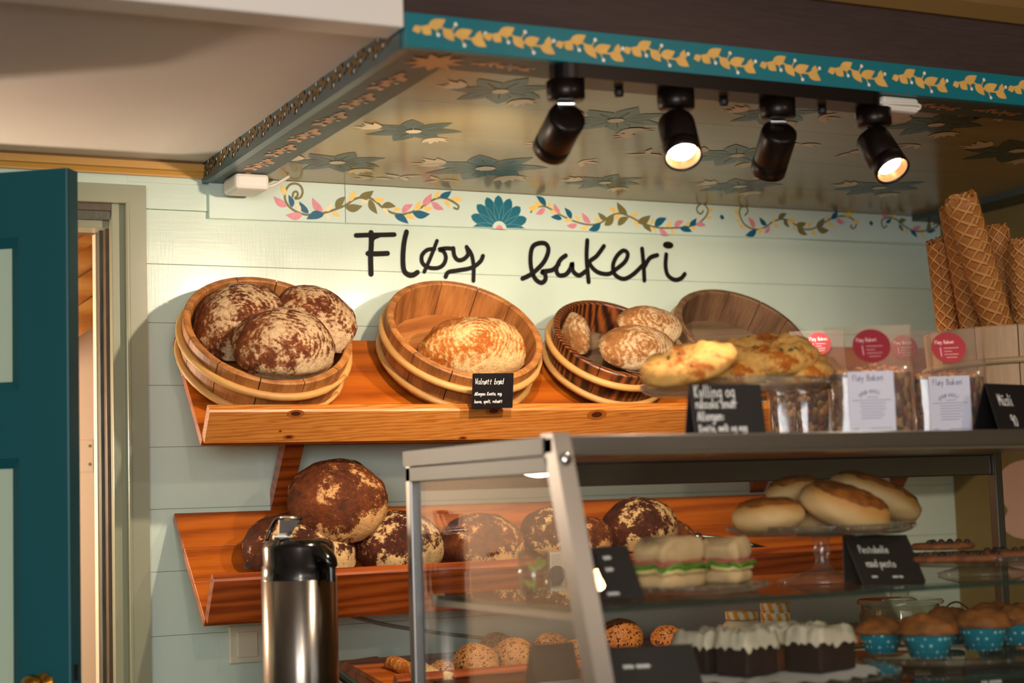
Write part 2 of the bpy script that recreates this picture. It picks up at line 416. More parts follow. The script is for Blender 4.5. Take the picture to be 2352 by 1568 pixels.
M['seed_bun']=seeded('seeded_bun_crust','#a8642c','#c68a4c','#4a2c16','#c09458',190,amt=.38)
M['seed_bun_orange']=seeded('seeded_bun_crust_orange','#b4621e','#cf8436','#321606','#c98a44',180,amt=.4)
M['pesto_bun']=crust('pesto_bun_crust','#5a1e06','#b8601a','#e8c08a',6,.75,patch=9,ringmix=.1)
def dough_mat():
    t=NT('baked_bun_dough'); tc=t.n('TexCoord'); sp=t.n('SeparateXYZ'); t.l(tc.outputs['Object'],sp.inputs[0])
    n=t.noise(t.coords(),20,4); z=t.math('ADD',sp.outputs[2],t.math('MULTIPLY',t.math('SUBTRACT',n,.5),.02))
    m=t.n('MapRange'); t.l(z,m.inputs[0]); m.inputs[1].default_value=-.004; m.inputs[2].default_value=.03
    col=t.ramp(m.outputs[0],[(.0,hx('#deb47c')),(.55,hx('#cf9048'))]); 
    t.pbsdf(col,.6,0,0,t.bump(n,.3,.003)); return t.m
M['dough']=dough_mat()
M['pesto']=pbr('browned_pesto','#98541a',.5,var=.6,vscale=50,bump=.8,bscale=70)
M['swirl']=crust('cheese_swirl_crust','#a8500e','#d07f28','#eab25e',7,.62,patch=20,ringmix=.1,crack=0)
M['herb']=pbr('dark_herb_bits','#4c4a18',.6)
def waffle_mat():
    t=NT('waffle_wafer'); vec=t.coords((1,1,1))
    an,z=t.polar(); p=t.math('MULTIPLY',an,6/(2*PI)*.8); q=t.math('MULTIPLY',z,36.0)
    u=t.math('FRACT',t.math('ADD',q,p)); v=t.math('FRACT',t.math('ADD',t.math('SUBTRACT',q,t.math('MULTIPLY',p,1.35)),40.0))
    a=t.math('ABSOLUTE',t.math('SUBTRACT',u,.5)); b=t.math('ABSOLUTE',t.math('SUBTRACT',v,.5))
    g=t.math('MAXIMUM',a,b); k=t.ramp(g,[(.33,BLK),(.44,WHT)])
    n=t.noise(vec,20,4); base=t.ramp(n,[(.3,hx('#9c5620')),(.7,hx('#be7a38'))])
    col=t.mix(k,base,hx('#cf9350')); t.pbsdf(col,.6,0,0,t.bump(k,.9,.003)); return t.m
M['waffle']=waffle_mat()
M['muesli']=mixed_bits('muesli_mix',['#26160a','#4e321a','#6e4c28','#a07a48','#341c0c','#5e3c1e','#5a2014','#86602f'],120)
M['muesli_top']=mixed_bits('muesli_dried_fruit',['#b85a14','#7a3c10','#d8862c','#8a4a1c','#e29a3c','#6a2c10','#c07430'],100)
M['choc']=pbr('chocolate_cake','#27110a',.7,var=.5,vscale=40,bump=.6,bscale=60)
M['choc_cut']=pbr('cut_chocolate_cake','#5c3012',.8,var=.4,vscale=40,bump=.5,bscale=60)
M['frosting']=pbr('white_frosting','#d6c7ae',.6,var=.08,vscale=20,bump=.6,bscale=25)
M['doily']=pbr('paper_doily','#c9c4c0',.8,bump=.4,bscale=80)
M['muffin']=pbr('muffin_top','#9a5a22',.7,var=.5,vscale=26,bump=.9,bscale=40)
def cup_mat():
    t=NT('teal_dotted_paper'); vo=t.n('TexVoronoi'); vo.voronoi_dimensions='3D'; t.set(vo,Vector=t.coords(),Scale=90.0,Randomness=.15)
    k=t.ramp(vo.outputs['Distance'],[(.22,WHT),(.3,BLK)]); t.pbsdf(t.mix(k,hx('#0f8a9c'),hx('#bfe0e0')),.6); return t.m
M['cup']=cup_mat()
def check_mat():
    t=NT('orange_check_paper'); an,z=t.polar()
    u=t.math('FRACT',t.math('ADD',t.math('MULTIPLY',an,10/(2*PI)),20.0)); v=t.math('FRACT',t.math('MULTIPLY',z,36.0))
    k=t.math('GREATER_THAN',t.math('FRACT',t.math('ADD',u,t.math('MULTIPLY',v,.5))),.5)
    t.pbsdf(t.mix(k,hx('#f0a024'),hx('#f4e2c4')),.5); return t.m
M['check']=check_mat()
M['cream']=pbr('cream_ceramic','#ecd9b4',.4)
M['lid_orange']=pbr('orange_lid_check','#f0a024',.5)
M['candy']=pbr('orange_jar_content','#c87a2c',.5,var=.4,vscale=40,bump=.6,bscale=60)
M['sandwich_bread']=pbr('white_sandwich_bread','#d6b080',.75,var=.12,vscale=30,bump=.5,bscale=60)
M['lettuce']=pbr('green_lettuce','#5c8a1e',.5,var=.4,vscale=40)
M['ham']=pbr('pink_ham','#c0605a',.5,var=.2,vscale=20)
M['cheese']=pbr('pale_cheese','#e8d488',.5)
M['cookie']=pbr('oat_cookie','#8a4c28',.75,var=.5,vscale=60,bump=.9,bscale=50)
M['choc_chip']=pbr('chocolate_chip','#22100a',.4)
M['socket']=pbr('grey_socket_plastic','#8f8a80',.5)
M['pinkish']=pbr('dusty_pink_paper','#d3a793',.8)
M['counter']=pbr('counter_laminate','#5c5148',.4,var=.1)
M['cable_grey']=pbr('grey_cable','#8a8074',.5)
M['leaf_green']=pbr('bright_green_leaf','#9cc024',.5)
# ------------------------------------------------------------------ the room
YW=3.8; XR=3.236; ZC=2.166
SEAM=[0,.14,.28,.42,.56,.70,.82,.94,1.08,1.224,1.365,1.506,1.647,1.791,1.927,2.054,2.116,2.19]
DX0,DX1,DZ=-.11,.876,2.064                       # doorway
mb=MB()
for i in range(len(SEAM)-1):
    z0,z1=SEAM[i]+.0003,SEAM[i+1]-.0003; y=YW-(.004 if i==15 else 0)
    mb.box((DX1,y,z0),(3.36,YW+.02,z1),0,bev=.0009)
    mb.box((-2.05,y,z0),(DX0,YW+.02,z1),0,bev=.0009)
    if z0>2.0: mb.box((DX0,y,max(z0,DZ)),(DX1,YW+.02,z1),0)
mb.box((DX1,YW+.012,0),(3.36,YW+.1,2.45),1); mb.box((-2.05,YW+.012,0),(DX0,YW+.1,2.45),1); mb.box((DX0,YW+.012,DZ),(DX1,YW+.1,2.45),1)
struct(mb.build('wall_back',[M['mint'],M['dark_gap']],origin=(1.6,YW,0)))
struct(MB().box((XR,-1.6,0),(XR+.1,YW,2.45)).build('wall_right',M['ochre_wall']))
struct(MB().box((-2.15,-1.6,0),(-2.05,YW+.1,2.45)).build('wall_left',M['room']))
mb=MB()
mb.box((-2.15,-1.7,0),(-1.7,-1.6,2.45)).box((.5,-1.7,0),(XR+.1,-1.6,2.45)).box((-1.7,-1.7,0),(.5,-1.6,.9)).box((-1.7,-1.7,2.25),(.5,-1.6,2.45))
struct(mb.build('wall_front',M['room']))
w=root('window_1',None,None,(-.6,-1.65,.9)); struct(w)
mb=MB()
for a,b in (((-1.7,-1.68,.9),(-1.63,-1.6,2.25)),((.43,-1.68,.9),(.5,-1.6,2.25)),((-1.63,-1.68,2.18),(.43,-1.6,2.25)),((-1.63,-1.68,.9),(.43,-1.6,.97)),((-.63,-1.68,.97),(-.57,-1.6,2.18))): mb.box(a,b)
mb.build('window_frame',M['white_beam'],w)
MB().box((-1.63,-1.65,.97),(.43,-1.645,2.18)).build('window_pane',M['glass'],w)
struct(MB().box((-2.15,-1.7,-.1),(XR+.1,5.3,0)).build('floor',M['floor']))
mb=MB(); mb.box((-2.05,2.6,ZC),(1.053,YW+.02,ZC+.05)); struct(mb.build('ceiling',M['ceiling']))
struct(MB().box((-2.15,-1.7,2.34),(XR+.1,2.62,2.42)).build('ceiling_front',M['ceiling']))
struct(MB().box((1.053,2.62,2.24),(XR+.1,YW+.1,2.42)).build('ceiling_over_canopy',M['dark_gap']))
# gold crown moulding along the wall
pr=[(0,0),(0,.034),(-.006,.036),(-.016,.030),(-.026,.030),(-.026,.014),(-.018,.012),(-.012,.004),(-.012,0)]
mb=MB(); x0,x1=-2.05,1.053
mb.prism([(x0,YW+p[0]-.001,ZC-.036+p[1]) for p in pr],(x1-x0,0,0)); struct(mb.build('trim_1',M['gold_trim']))
struct(MB().box((-2.05,2.536,2.150),(1.051,2.612,2.345),bev=.004).build('trim_2',M['white_beam']))
struct(MB().box((1.056,2.548,2.179),(XR,2.66,2.288),bev=.002).build('trim_3',M['brown_beam']))
mb=MB(); mb.prism([(1.056,2.548,2.345),(1.056,2.515,2.345),(1.056,2.515,2.312),(1.056,2.54,2.288),(1.056,2.62,2.288),(1.056,2.62,2.345)],(XR-1.056,0,0))
struct(mb.build('trim_4',M['gold_trim_shaded']))
# doorway casing and jamb
mb=MB(); cz=2.104; cx=.914
def casing(pts): mb.prism([(p[0],YW-.024,p[1]) for p in pts],(0,.024,0),0)
casing([(.874,0),(cx,0),(cx,cz),(.874,2.062)]); casing([(DX0+.004,2.062),(.874,2.062),(cx,cz),(DX0-.036,cz)]); casing([(DX0-.036,0),(DX0+.004,0),(DX0+.004,2.062),(DX0-.036,cz)])
mb.box((.868,YW-.026,0),(.876,YW-.004,2.064),0,bev=.002)
for pa,pb,y,m in ((259,284,3.80,0),(244,257,3.835,1),(230,243,3.865,2),(221,229,3.925,3)):
    mb.box((W(pa,800,y).x,y,0),(.876,y+.03 if m<3 else 3.96,2.0635),m,bev=.0018)
for z0,z1,y0,y1,m in ((2.046,2.0640,3.803,3.898,1),(2.028,2.0465,3.8065,3.861,2),(2.010,2.030,3.832,3.9005,0),(2.012,2.0642,3.897,3.948,1)):
    mb.box((DX0,y0,z0),(.866,y1,z1),m,bev=.0015)
for y,m in ((3.79,0),): mb.box((DX0,y,0),(DX0+.03,3.93,2.05),m)
struct(mb.build('trim_5',[M['casing'],M['jamb_brown'],M['casing_dark'],M['hall']],origin=(.4,YW,0)))
# hallway behind the doorway
HY=4.7
struct(MB().box((-.6,HY,0),(1.9,HY+.08,2.5)).build('wall_hallway',M['hall']))
struct(MB().box((-.7,YW+.1,2.42),(1.9,HY+.08,2.5)).build('ceiling_hallway',M['hall']))
struct(MB().box((1.5,YW+.1,0),(1.58,HY,2.45)).build('wall_hallway_end',M['hall']))
struct(MB().box((-.68,YW+.1,0),(-.6,HY,2.45)).build('wall_hallway_start',M['hall']))
a=W(187,768,4.32);b=W(222,745,4.32); mb=MB(); dx=(b-a).normalized(); dx=V((dx.x,0,dx.z))
for k,(u0,u1) in enumerate(((0,.078),(.08,.150),(.153,.26))):
    o=V((a.x,4.32+.02*k,a.z+u0))-dx*.25; e=o+dx*1.0; hgt=V((0,0,u1-u0)); mb.prism([o,e,e+hgt,o+hgt],(0,.3,0))
r=root('stair_underside','orange pine boarded stair underside seen through the open doorway','stair',(1.0,4.4,1.6))
mb.build('boarding',M['hall_wood'],r); o=V((a.x,4.31,a.z+.215))-dx*.25; MB().prism([o,o+dx,o+dx+V((0,0,.035)),o+V((0,0,.035))],(0,.06,0)).build('stringer',M['hall_wood'],r)
# plate on the hallway wall
p0=W(192,1010,HY);p1=W(215,1084,HY)
r=root('latch_cover','small beige metal plate with two screws on the hallway wall','plate',(p0.x,HY,p1.z))
MB().box((p0.x-.03,HY-.006,p1.z),(p1.x,HY,p0.z),bev=.002).build('plate',M['hall'],r)
for y in (1024,1066):
    q=W(206,y,HY-.006); MB().cyl(q,q-V((0,.002,0)),.004,10).build('screw',M['chrome'],r)

# ------------------------------------------------------------------ teal door, standing open
hz=V((-.053,3.690,0)); fe=V((.622,3.186,0)); du=(fe-hz).normalized(); dn=V((du.y,-du.x,0))  # dn faces the camera side
if dn.y>0: dn=-dn
DM=frame(hz,du,-dn,V((0,0,1)))                      # local: x along, y into the slab, z up
Ld=(fe-hz).length; T=.046
d=root('door_1',None,None,M=DM); struct(d)
def on_door(px,py):
    p=WP(px,py,fe,dn); q=DM.inverted()@p; return q.x,q.z
ur,zt=on_door(42,545); _,zb=on_door(42,898); _,z2=on_door(42,1052)
zt0=2.014; ur=min(ur,Ld-.10); ul=Ld-ur; ul=.105
mb=MB()
def db(x0,z0,x1,z1,m=0,y0=0,y1=T,bev=0): mb.box((x0,y0,z0),(x1,y1,z1),m,DM,bev)
db(0,.01,ul,zt0,bev=0)
mb.prism([DM@V((x,y,.01)) for x,y in ((ur,0),(Ld-.004,0),(Ld-.001,.001),(Ld,.004),(Ld,T-.004),(Ld-.001,T-.001),(Ld-.004,T),(ur,T))],V((0,0,zt0-.01)))
db(ul,zt,ur,zt0); db(ul,z2,ur,zb); db(ul,.01,ur,.28)
for za,zc in ((zb,zt),(.28,z2)):                     # sunk moulding round each panel
    w_=.019
    for q in ([(ul,za),(ur,za),(ur-w_,za+w_),(ul+w_,za+w_)],[(ur,za),(ur,zc),(ur-w_,zc-w_),(ur-w_,za+w_)],[(ur,zc),(ul,zc),(ul+w_,zc-w_),(ur-w_,zc-w_)],[(ul,zc),(ul,za),(ul+w_,za+w_),(ul+w_,zc-w_)]):
        mb.add([DM@V((q[0][0],.002,q[0][1])),DM@V((q[1][0],.002,q[1][1])),DM@V((q[2][0],.012,q[2][1])),DM@V((q[3][0],.012,q[3][1]))],[(0,1,2,3)],0)
mb.build('door_leaf',M['teal_shaded'],d)
for za,zc in ((zb,zt),(.28,z2)):
    mb=MB(); w_=.019; mb.box((ul+w_,.011,za+w_),(ur-w_,.024,zc-w_),0,DM)
    mb.box((ul+.07,.006,za+.07),(ur-.07,.02,zc-.07),0,DM,bev=.004)
    tag(mb.build('door_panel',M['mint_flat'],d),'pale mint sunk panel')
kx,kz=on_door(100,1566)
MB().lathe([(0,.0),(.022,0),(.022,.006),(.010,.008),(.009,.025),(.02,.034),(.024,.046),(.018,.058),(0,.062)],24,0,DM@Matrix.Translation((kx,0,kz-.005))@Matrix.Rotation(PI/2,4,'X')).build('door_knob',M['brass'],d)
MB().box((Ld-.012,.010,kz+.0),(Ld+.0015,.026,kz+.03),0,DM).build('latch_plate',M['black_matt'],d)
# ------------------------------------------------------------------ painted canopy over the counter
XL,YF,ZB,ZT=1.053,2.539,2.119,2.1785; BW=.112; ZS=2.135
can=root('painted_canopy','teal and gold painted wooden canopy hanging over the bread shelves','canopy',(2.1,3.2,ZB))
LF=[((885,325),(960,295)),((960,300),(1045,370)),((1010,290),(1150,235)),((1135,320),(1240,430)),((1230,365),(1380,325)),((1370,395),(1505,470)),((1425,405),(1450,320))]
ST=[(885,325),(960,298),(1060,285),(1140,312),(1220,360),(1300,388),(1400,402),(1440,410)]
BR=[((1060,290),(1095,365)),((1200,345),(1240,275)),((1285,392),(1315,455)),((1440,400),(1490,352))]
def crop4(p): return W(880+p[0]*.26361,p[1]*.26361,YF-.0008)
U0=crop4((885,325))
unit=dict(st=[crop4(p)-U0 for p in ST],lf=[(crop4(a)-U0,crop4(b)-U0) for a,b in LF],br=[(crop4(a)-U0,crop4(b)-U0) for a,b in BR])
def garland(mb,T,nrm,mg,md,sc=1.0,wl=.0185,wob=0):
    f=lambda p: T(p*sc)
    mb.ribbon(curve_pts([f(p) for p in unit['st']],4),.0032*sc,nrm,mg)
    for i,(a,b) in enumerate(unit['lf']):
        j=1+wob*rnd.uniform(-1,1); k=b-a
        mb.leaf(f(a),f(a+k*j),wl*sc*(.75 if i in (0,6) else 1.0),nrm,mg,.06 if i%2 else -.06)
    for a,b in unit['br']:
        mb.ribbon([f(a),f(b)],.0022*sc,nrm,mg); mb.disc(f(b),.0034*sc,nrm,md,10)
mb=MB(); mb.box((XL,YF,ZB),(XR,YF+.02,ZT),0,bev=.0012)
nF=V((0,-1,0))
for i,x in enumerate((1.067,1.198,1.336,1.472,1.618,1.762,1.916,2.068,2.217,2.357,2.50,2.64,2.78,2.92)):
    garland(mb,lambda p,x=x: V((x,YF-.0008,U0.z-.001*(i%3)))+p,nF,1,2,1.0,wob=.12)
tag(mb.build('fascia_board',[M['teal'],M['gold'],M['dot_white']],can),'bright teal fascia with golden leaf sprays and white dots')
# boards under the front edge and along both ends, with painted sprays
mb=MB(); mb.box((XL+BW,YF+.02,ZB),(XR-BW,YF+BW+.004,ZB+.02),0,bev=.001)
dn_=V((0,0,-1))
for i in range(11):
    x=1.2+i*.16
    garland(mb,lambda p,x=x: V((x+p.x*.9,YF+.064-p.z*.9,ZB-.0006)),dn_,1,2,1.0,.016)
mb.build('front_board',[M['frame_under'],M['orange_leaf'],M['dot_white']],can)
for side in (0,1):
    x0=XL if side==0 else XR-BW; mb=MB()
    mb.box((x0+(.0165 if side==0 else 0),YF+.02,ZB),(x0+BW,YW-.001,ZB+.02),0)
    ye=YW-.001
    if side==0:
        mb.box((XL-.002,YF+.0205,ZB),(XL+.016,ye,ZC),1)
        for i in range(11):
            y=2.60+i*.108
            garland(mb,lambda p,y=y: V((XL-.003,y+p.x*.72,2.148+p.z*.72)),V((-1,0,0)),3,4,1.0,.016)
        for i in range(7):
            y=2.70+i*.155
            garland(mb,lambda p,y=y: V((XL+.058+p.z*.9,y+p.x*.75,ZB-.0006)),dn_,2,4,1.25,.016)
        c=V((XL+.085,YF+.075,ZB-.0007))
        for k in range(9):
            a=2*PI*k/9; mb.leaf(c,c+V((math.cos(a),math.sin(a),0))*.055,.02,dn_,2,0)
    mb.build('end_board',[M['frame_under'],M['teal_dark'],M['orange_leaf'],M['gold_dim'],M['dot_white']],can)
# soffit with big flowers
mb=MB(); y0=YF+BW+.004
for k in range(4):
    a=y0+(YW-.001-y0)*k/4; b=y0+(YW-.001-y0)*(k+1)/4
    mb.box((XL+BW-.004,a+.0006,ZS),(XR-BW+.004,b-.0006,ZS+.012),0)
def flower(c,r,rot):
    c=V(c); z=ZS-.0008
    for k in range(7):
        a=rot+2*PI*k/7; e=V((math.cos(a),math.sin(a),0)); q=V((-e.y,e.x,0))
        pts=[c+e*r*.1-q*r*.05,c+e*r*.55-q*r*.24,c+e*r*.8-q*r*.15,c+e*r,c+e*r*.78+q*r*.12,c+e*r*.5+q*r*.24,c+e*r*.1+q*r*.05]
        mb.add([V((p.x,p.y,z)) for p in pts],[tuple(range(7))],1)
        mb.ribbon([V((c.x,c.y,z-.0004))+e*r*.12,V((c.x,c.y,z-.0004))+e*r*.6],.0018,dn_,3)
    mb.disc((c.x,c.y,z-.0006),r*.16,dn_,2,14)
    for sgn,aa in ((-1,PI+.15),(1,.75)):
        o=c+V((math.cos(aa),math.sin(aa),0))*r*.75
        for k in range(5):
            t=aa-.75+k*.38; mb.leaf(V((o.x,o.y,z-.0003)),V((o.x,o.y,z-.0003))+V((math.cos(t),math.sin(t),0))*r*(.45+.12*(k%2)),r*.16,dn_,2,.05)
FL=[(1150,208,.105),(950,300,.105),(775,372,.115),(1115,385,.15),(1415,275,.115),(1693,356,.125),(1390,418,.10),(1700,427,.11),(2020,430,.12),(1778,262,.10),(2150,285,.115),(2340,345,.14),(2300,250,.09),(1250,430,.0)]
for i,(x,y,r) in enumerate(FL):
    if r: flower(WZ(x,y,ZS),r,.3+i*1.3)
for i,(x,y) in enumerate(((1560,262),(1450,300),(1260,330),(1330,372),(1460,310),(1560,330),(860,408),(1010,412),(1840,330),(1880,270),(1760,400),(2100,330),(1950,350),(920,405),(1240,322),(1490,352))):
    p=WZ(x,y,ZS); z=ZS-.0009
    for k in range(3):
        t=rnd.uniform(0,6.28); mb.leaf(V((p.x,p.y,z)),V((p.x+.055*math.cos(t),p.y+.055*math.sin(t),z)),.017,dn_,2,.08)
tag(mb.build('soffit_panel',[M['soffit'],M['soffit_flower'],M['soffit_cream'],M['dark_gap']],can),'glossy varnished underside with painted flowers')

# ------------------------------------------------------------------ frieze board with painted garlands
YB=3.783
def f5(x,y): return W(440+x*.34014,420+y*.34014,YB-.0008)
def f6(x,y): return W(1180+x*.43367,440+y*.43367,YB-.0008)
zl,zr=2.037,2.058; 
mb=MB(); xs=1.40
for x0,x1 in ((1.064,xs-.0008),(xs+.0008,XR-.03)):
    zz=lambda x: zl+(zr-zl)*(x-1.064)/(3.181-1.064)
    mb.prism([(x0,YB,zz(x0)),(x1,YB,zz(x1)),(x1,YB,2.134),(x0,YB,2.134)],(0,YW-YB-.002,0),0)
CI=dict(O=1,B=2,P=3,Y=4,L=5)
def vine(pts,fn,w,leaves,m=1):
    mb.ribbon(curve_pts([fn(*p) for p in pts],5),w,nF,m)
    for c,ax,ay,bx,by in leaves:
        a,b=fn(ax,ay),fn(bx,by); L=(b-a).length
        mb.leaf(a+V((0,-.0003,0)),b+V((0,-.0003,0)),max(.009,L*.44),nF,CI[c],.08 if (ax+by)%2 else -.08)
vine([(690,82),(682,62),(698,52),(714,66),(716,90),(700,106),(672,98),(664,70)][::-1] and [(683,92),(688,66),(708,58),(718,80),(700,105),(735,98),(750,60),(735,20),(700,4),(660,15),(633,60),(633,115),(660,160),(710,195),(770,214),(850,212),(920,195),(980,175),(1040,150),(1100,110),(1150,97),(1200,100),(1250,130),(1290,165),(1350,200),(1420,212),(1490,195),(1560,160),(1620,120),(1670,100),(1720,105),(1770,130),(1802,155),(1795,176),(1772,168)],f5,.0055,
[('Y',630,85,602,10),('P',645,160,553,90),('B',680,165,655,80),('B',790,205,728,125),('L',735,190,700,135),('P',885,200,815,100),('P',750,215,635,215),('B',895,210,775,245),('L',900,190,950,140),('Y',945,200,1005,230),('L',900,210,940,238),('O',975,180,1040,90),('Y',1070,125,1115,55),('O',1035,165,1155,155),('O',1130,100,1230,52),('L',1140,112,1195,130),('Y',1230,110,1305,110),('O',1200,110,1255,210),('O',1285,155,1380,160),('L',1290,170,1330,215),('Y',1360,190,1415,175),('B',1370,218,1465,275),('P',1420,200,1495,145),('Y',1440,220,1510,245),('Y',1505,190,1545,115),('B',1490,200,1610,210),('Y',1560,165,1630,170),('P',1560,150,1620,70),('Y',1640,105,1668,50),('P',1620,130,1705,180),('B',1675,95,1755,55),('Y',1705,115,1745,170),('Y',1755,110,1830,120)])
vine([(90,110),(110,85),(160,78),(200,95),(260,130),(330,160),(400,175),(460,165),(510,130),(560,115),(620,135),(680,165),(760,190),(850,192),(930,185),(980,165),(1018,130),(1028,92),(1000,64),(972,80),(972,105),(990,118),(1003,102)],f6,.0045,
[('B',170,75,118,22),('Y',130,80,70,85),('P',165,88,115,120),('Y',150,70,105,55),('P',245,120,212,62),('Y',195,85,180,55),('B',255,145,195,135),('B',305,145,268,85),('Y',190,105,230,115),('P',335,175,278,180),('Y',310,150,265,160),('P',405,168,360,110),('Y',345,155,320,125),('B',460,170,395,205),('Y',390,185,350,195),('Y',460,150,420,145),('O',495,150,445,110),('O',480,180,530,120),('Y',545,115,500,85),('O',600,125,545,55),('O',550,178,610,135),('Y',535,150,570,120),('Y',620,130,660,110),('O',655,165,725,125),('Y',640,150,655,195),('O',680,170,730,215),('Y',720,175,740,140),('B',745,185,810,140),('P',770,195,820,230),('Y',730,190,755,215),('Y',805,190,835,155),('P',850,188,900,155),('Y',830,195,858,228),('B',880,195,945,213),('B',930,180,968,140),('Y',905,180,930,155),('P',965,175,1018,180),('Y',935,190,965,200),('Y',1020,140,1052,130),('Y',1030,110,1052,80)])
vine([(1225,125),(1240,103),(1230,80),(1205,82),(1195,105),(1205,145),(1230,180),(1280,200),(1330,190),(1370,160),(1420,145),(1460,155),(1500,180),(1550,200),(1600,190),(1650,160),(1700,135),(1760,130),(1800,150),(1814,175),(1800,195),(1785,188),(1790,176)],f6,.0045,
[('Y',1190,130,1165,90),('Y',1200,155,1172,145),('Y',1225,195,1190,170),('P',1275,195,1240,135),('B',1340,180,1300,135),('B',1285,205,1225,232),('Y',1290,225,1325,195),('P',1330,220,1355,180),('Y',1365,160,1385,135),('O',1400,150,1445,115),('Y',1375,170,1405,185),('O',1430,145,1460,190),('Y',1450,150,1500,150),('O',1495,175,1550,165),('Y',1475,180,1492,210),('O',1500,185,1555,230),('Y',1555,190,1585,160),('Y',1570,205,1605,228),('O',1600,190,1645,138),('O',1605,195,1670,205),('Y',1655,155,1670,120),('B',1680,145,1715,100),('Y',1660,165,1700,180),('P',1705,145,1755,165),('Y',1750,125,1800,125),('Y',1800,150,1838,170)])
vine([(1975,180),(1960,192),(1950,175),(1952,148),(1990,135),(2030,150),(2080,190),(2130,210),(2190,205),(2232,190),(2250,172),(2236,160),(2222,175)],f6,.0045,
[('P',1980,130,1942,115),('B',1970,165,2000,140),('Y',2000,135,2020,120),('O',2035,165,2080,150),('O',2040,170,2065,210),('Y',2075,195,2085,225),('B',2100,205,2135,243),('P',2110,200,2155,180),('Y',2150,220,2180,245),('Y',2155,205,2165,185),('O',2190,215,2200,150),('B',2190,215,2235,205),('Y',2230,165,2255,140)])
for q in ((1103,135),(1893,167)): mb.disc(f6(*q),.006,nF,2,16,.007)
c=f5(2078,300); 
for k in range(9):
    a=PI*(-.03+1.06*k/8); e=V((math.cos(a),0,math.sin(a))); L=.082 if 0<k<8 else .074
    tip=c+e*L; q=V((-e.z,0,e.x)); pts=[]
    for i in range(15):
        u=i/14; h=.0190*math.sin(PI*min(1,u*.95+.05))**.55*(.40+.60*u) if u<1 else 0
        pts.append((u,h))
    o=[c+e*L*u+q*h for u,h in pts]+[c+e*L*u-q*h for u,h in pts[::-1]]
    floor_=min(zl+.003,99)
    o=[V((p.x,YB-.0010,max(p.z,zl+(zr-zl)*(p.x-1.064)/2.117+.001))) for p in o]
    mb.add(o,[tuple(range(len(o)))],6); mb.v[-len(o):]=[p-V((0,k*1.5e-5,0)) for p in mb.v[-len(o):]]
    mb.ribbon([p-V((0,.0004,0)) for p in o[3:-3]],.0008,nF,7)
    mb.ribbon([V((p.x,YB-.0013,max(p.z,zl+.009))) for p in (c+e*.018,c+e*L*.95)] ,.0007,nF,7) if 0 else None
pc=[c+V((math.cos(PI*k/14),0,math.sin(PI*k/14)))*.020 for k in range(15)]
mb.add([V((p.x,YB-.0016,p.z-.004)) for p in pc],[tuple(range(15))],8)
mb.add([V((c.x+(p.x-c.x)*.5,YB-.0019,c.z-.004+(p.z-c.z)*.5)) for p in pc],[tuple(range(15))],3)
fb=mb.build('painted_frieze',[M['frieze'],M['olive'],M['navy'],M['pink'],M['yellow'],M['cream_leaf'],M['petal'],M['petal_line'],M['frieze']],origin=(2.1,YB,2.037))
tag(fb,'pale mint board with painted leaf garlands and a blue daisy under the canopy','frieze board')

# ------------------------------------------------------------------ hand-painted lettering on the wall boards
sl=root('shop_lettering','black hand-painted brush lettering reading Fløy bakeri on the mint wall','lettering',(1.9,YW,1.87)); mb=MB(); yl=YW-.0035
def l5(x,y): return W(440+x*.34014,420+y*.34014,yl)
def l6(x,y): return W(1180+x*.43367,440+y*.43367,yl)
def stroke(fn,pts,w,sm=True):
    p=[fn(*q) for q in pts]; mb.ribbon(curve_pts(p,5) if sm and len(p)>2 else p,w,nF,0)
w5,w6=.0122,.0122
stroke(l5,[(1112,354),(1200,351),(1290,350),(1370,348)],w5*.95); stroke(l5,[(1213,335),(1215,400),(1210,500),(1213,615)],w5*1.08)
stroke(l5,[(1213,420),(1225,375),(1262,356)],w5*.9); stroke(l5,[(1192,476),(1250,478),(1324,475)],w5*1.05)
stroke(l5,[(1452,330),(1436,400),(1428,500),(1434,585),(1462,618),(1495,622),(1526,603)],w5*1.05)
stroke(l5,[(1658,390),(1620,490),(1572,600)],w5*.78)
stroke(l5,[(1640,447),(1592,452),(1556,490),(1560,540),(1600,570),(1660,574),(1700,552),(1718,505),(1702,462),(1672,449),(1720,441),(1770,444)],w5*.85)
stroke(l5,[(1768,440),(1775,490),(1800,520),(1838,514),(1868,480),(1858,432)],w5*.9); stroke(l5,[(1860,435),(1890,480),(1905,560),(1904,660)],w5*.85)
stroke(l5,[(1968,492),(1950,530),(1892,572),(1800,590),(1735,602),(1716,634)],w5*.9)
mb.build('lettering_word',M['lettering'],sl); mb=MB()
stroke(l6,[(47,460),(100,432),(160,372),(184,312),(172,278),(140,272),(104,288),(90,332),(92,400),(112,458),(145,482),(168,465),(166,436),(150,424),(206,414),(238,384)],w6)
stroke(l6,[(276,338),(246,362),(226,410),(240,442),(276,438),(300,408),(310,378),(314,420),(346,443),(380,422)],w6)
stroke(l6,[(390,258),(386,350),(397,478)],w6); stroke(l6,[(478,288),(440,340),(402,375),(440,423),(500,436),(540,412),(590,370),(604,328),(580,312),(546,342),(526,390),(536,438),(582,462),(632,438),(680,392)],w6*.97)
stroke(l6,[(680,302),(688,390),(692,470)],w6); stroke(l6,[(690,402),(720,352),(760,336)],w6)
stroke(l6,[(808,332),(804,390),(815,440),(850,466),(884,460),(906,436)],w6)
mb.disc(l6(818,283),.0165,nF,0,20,.0098,t=(1,0,0))
mb.build('lettering_word',M['lettering'],sl)

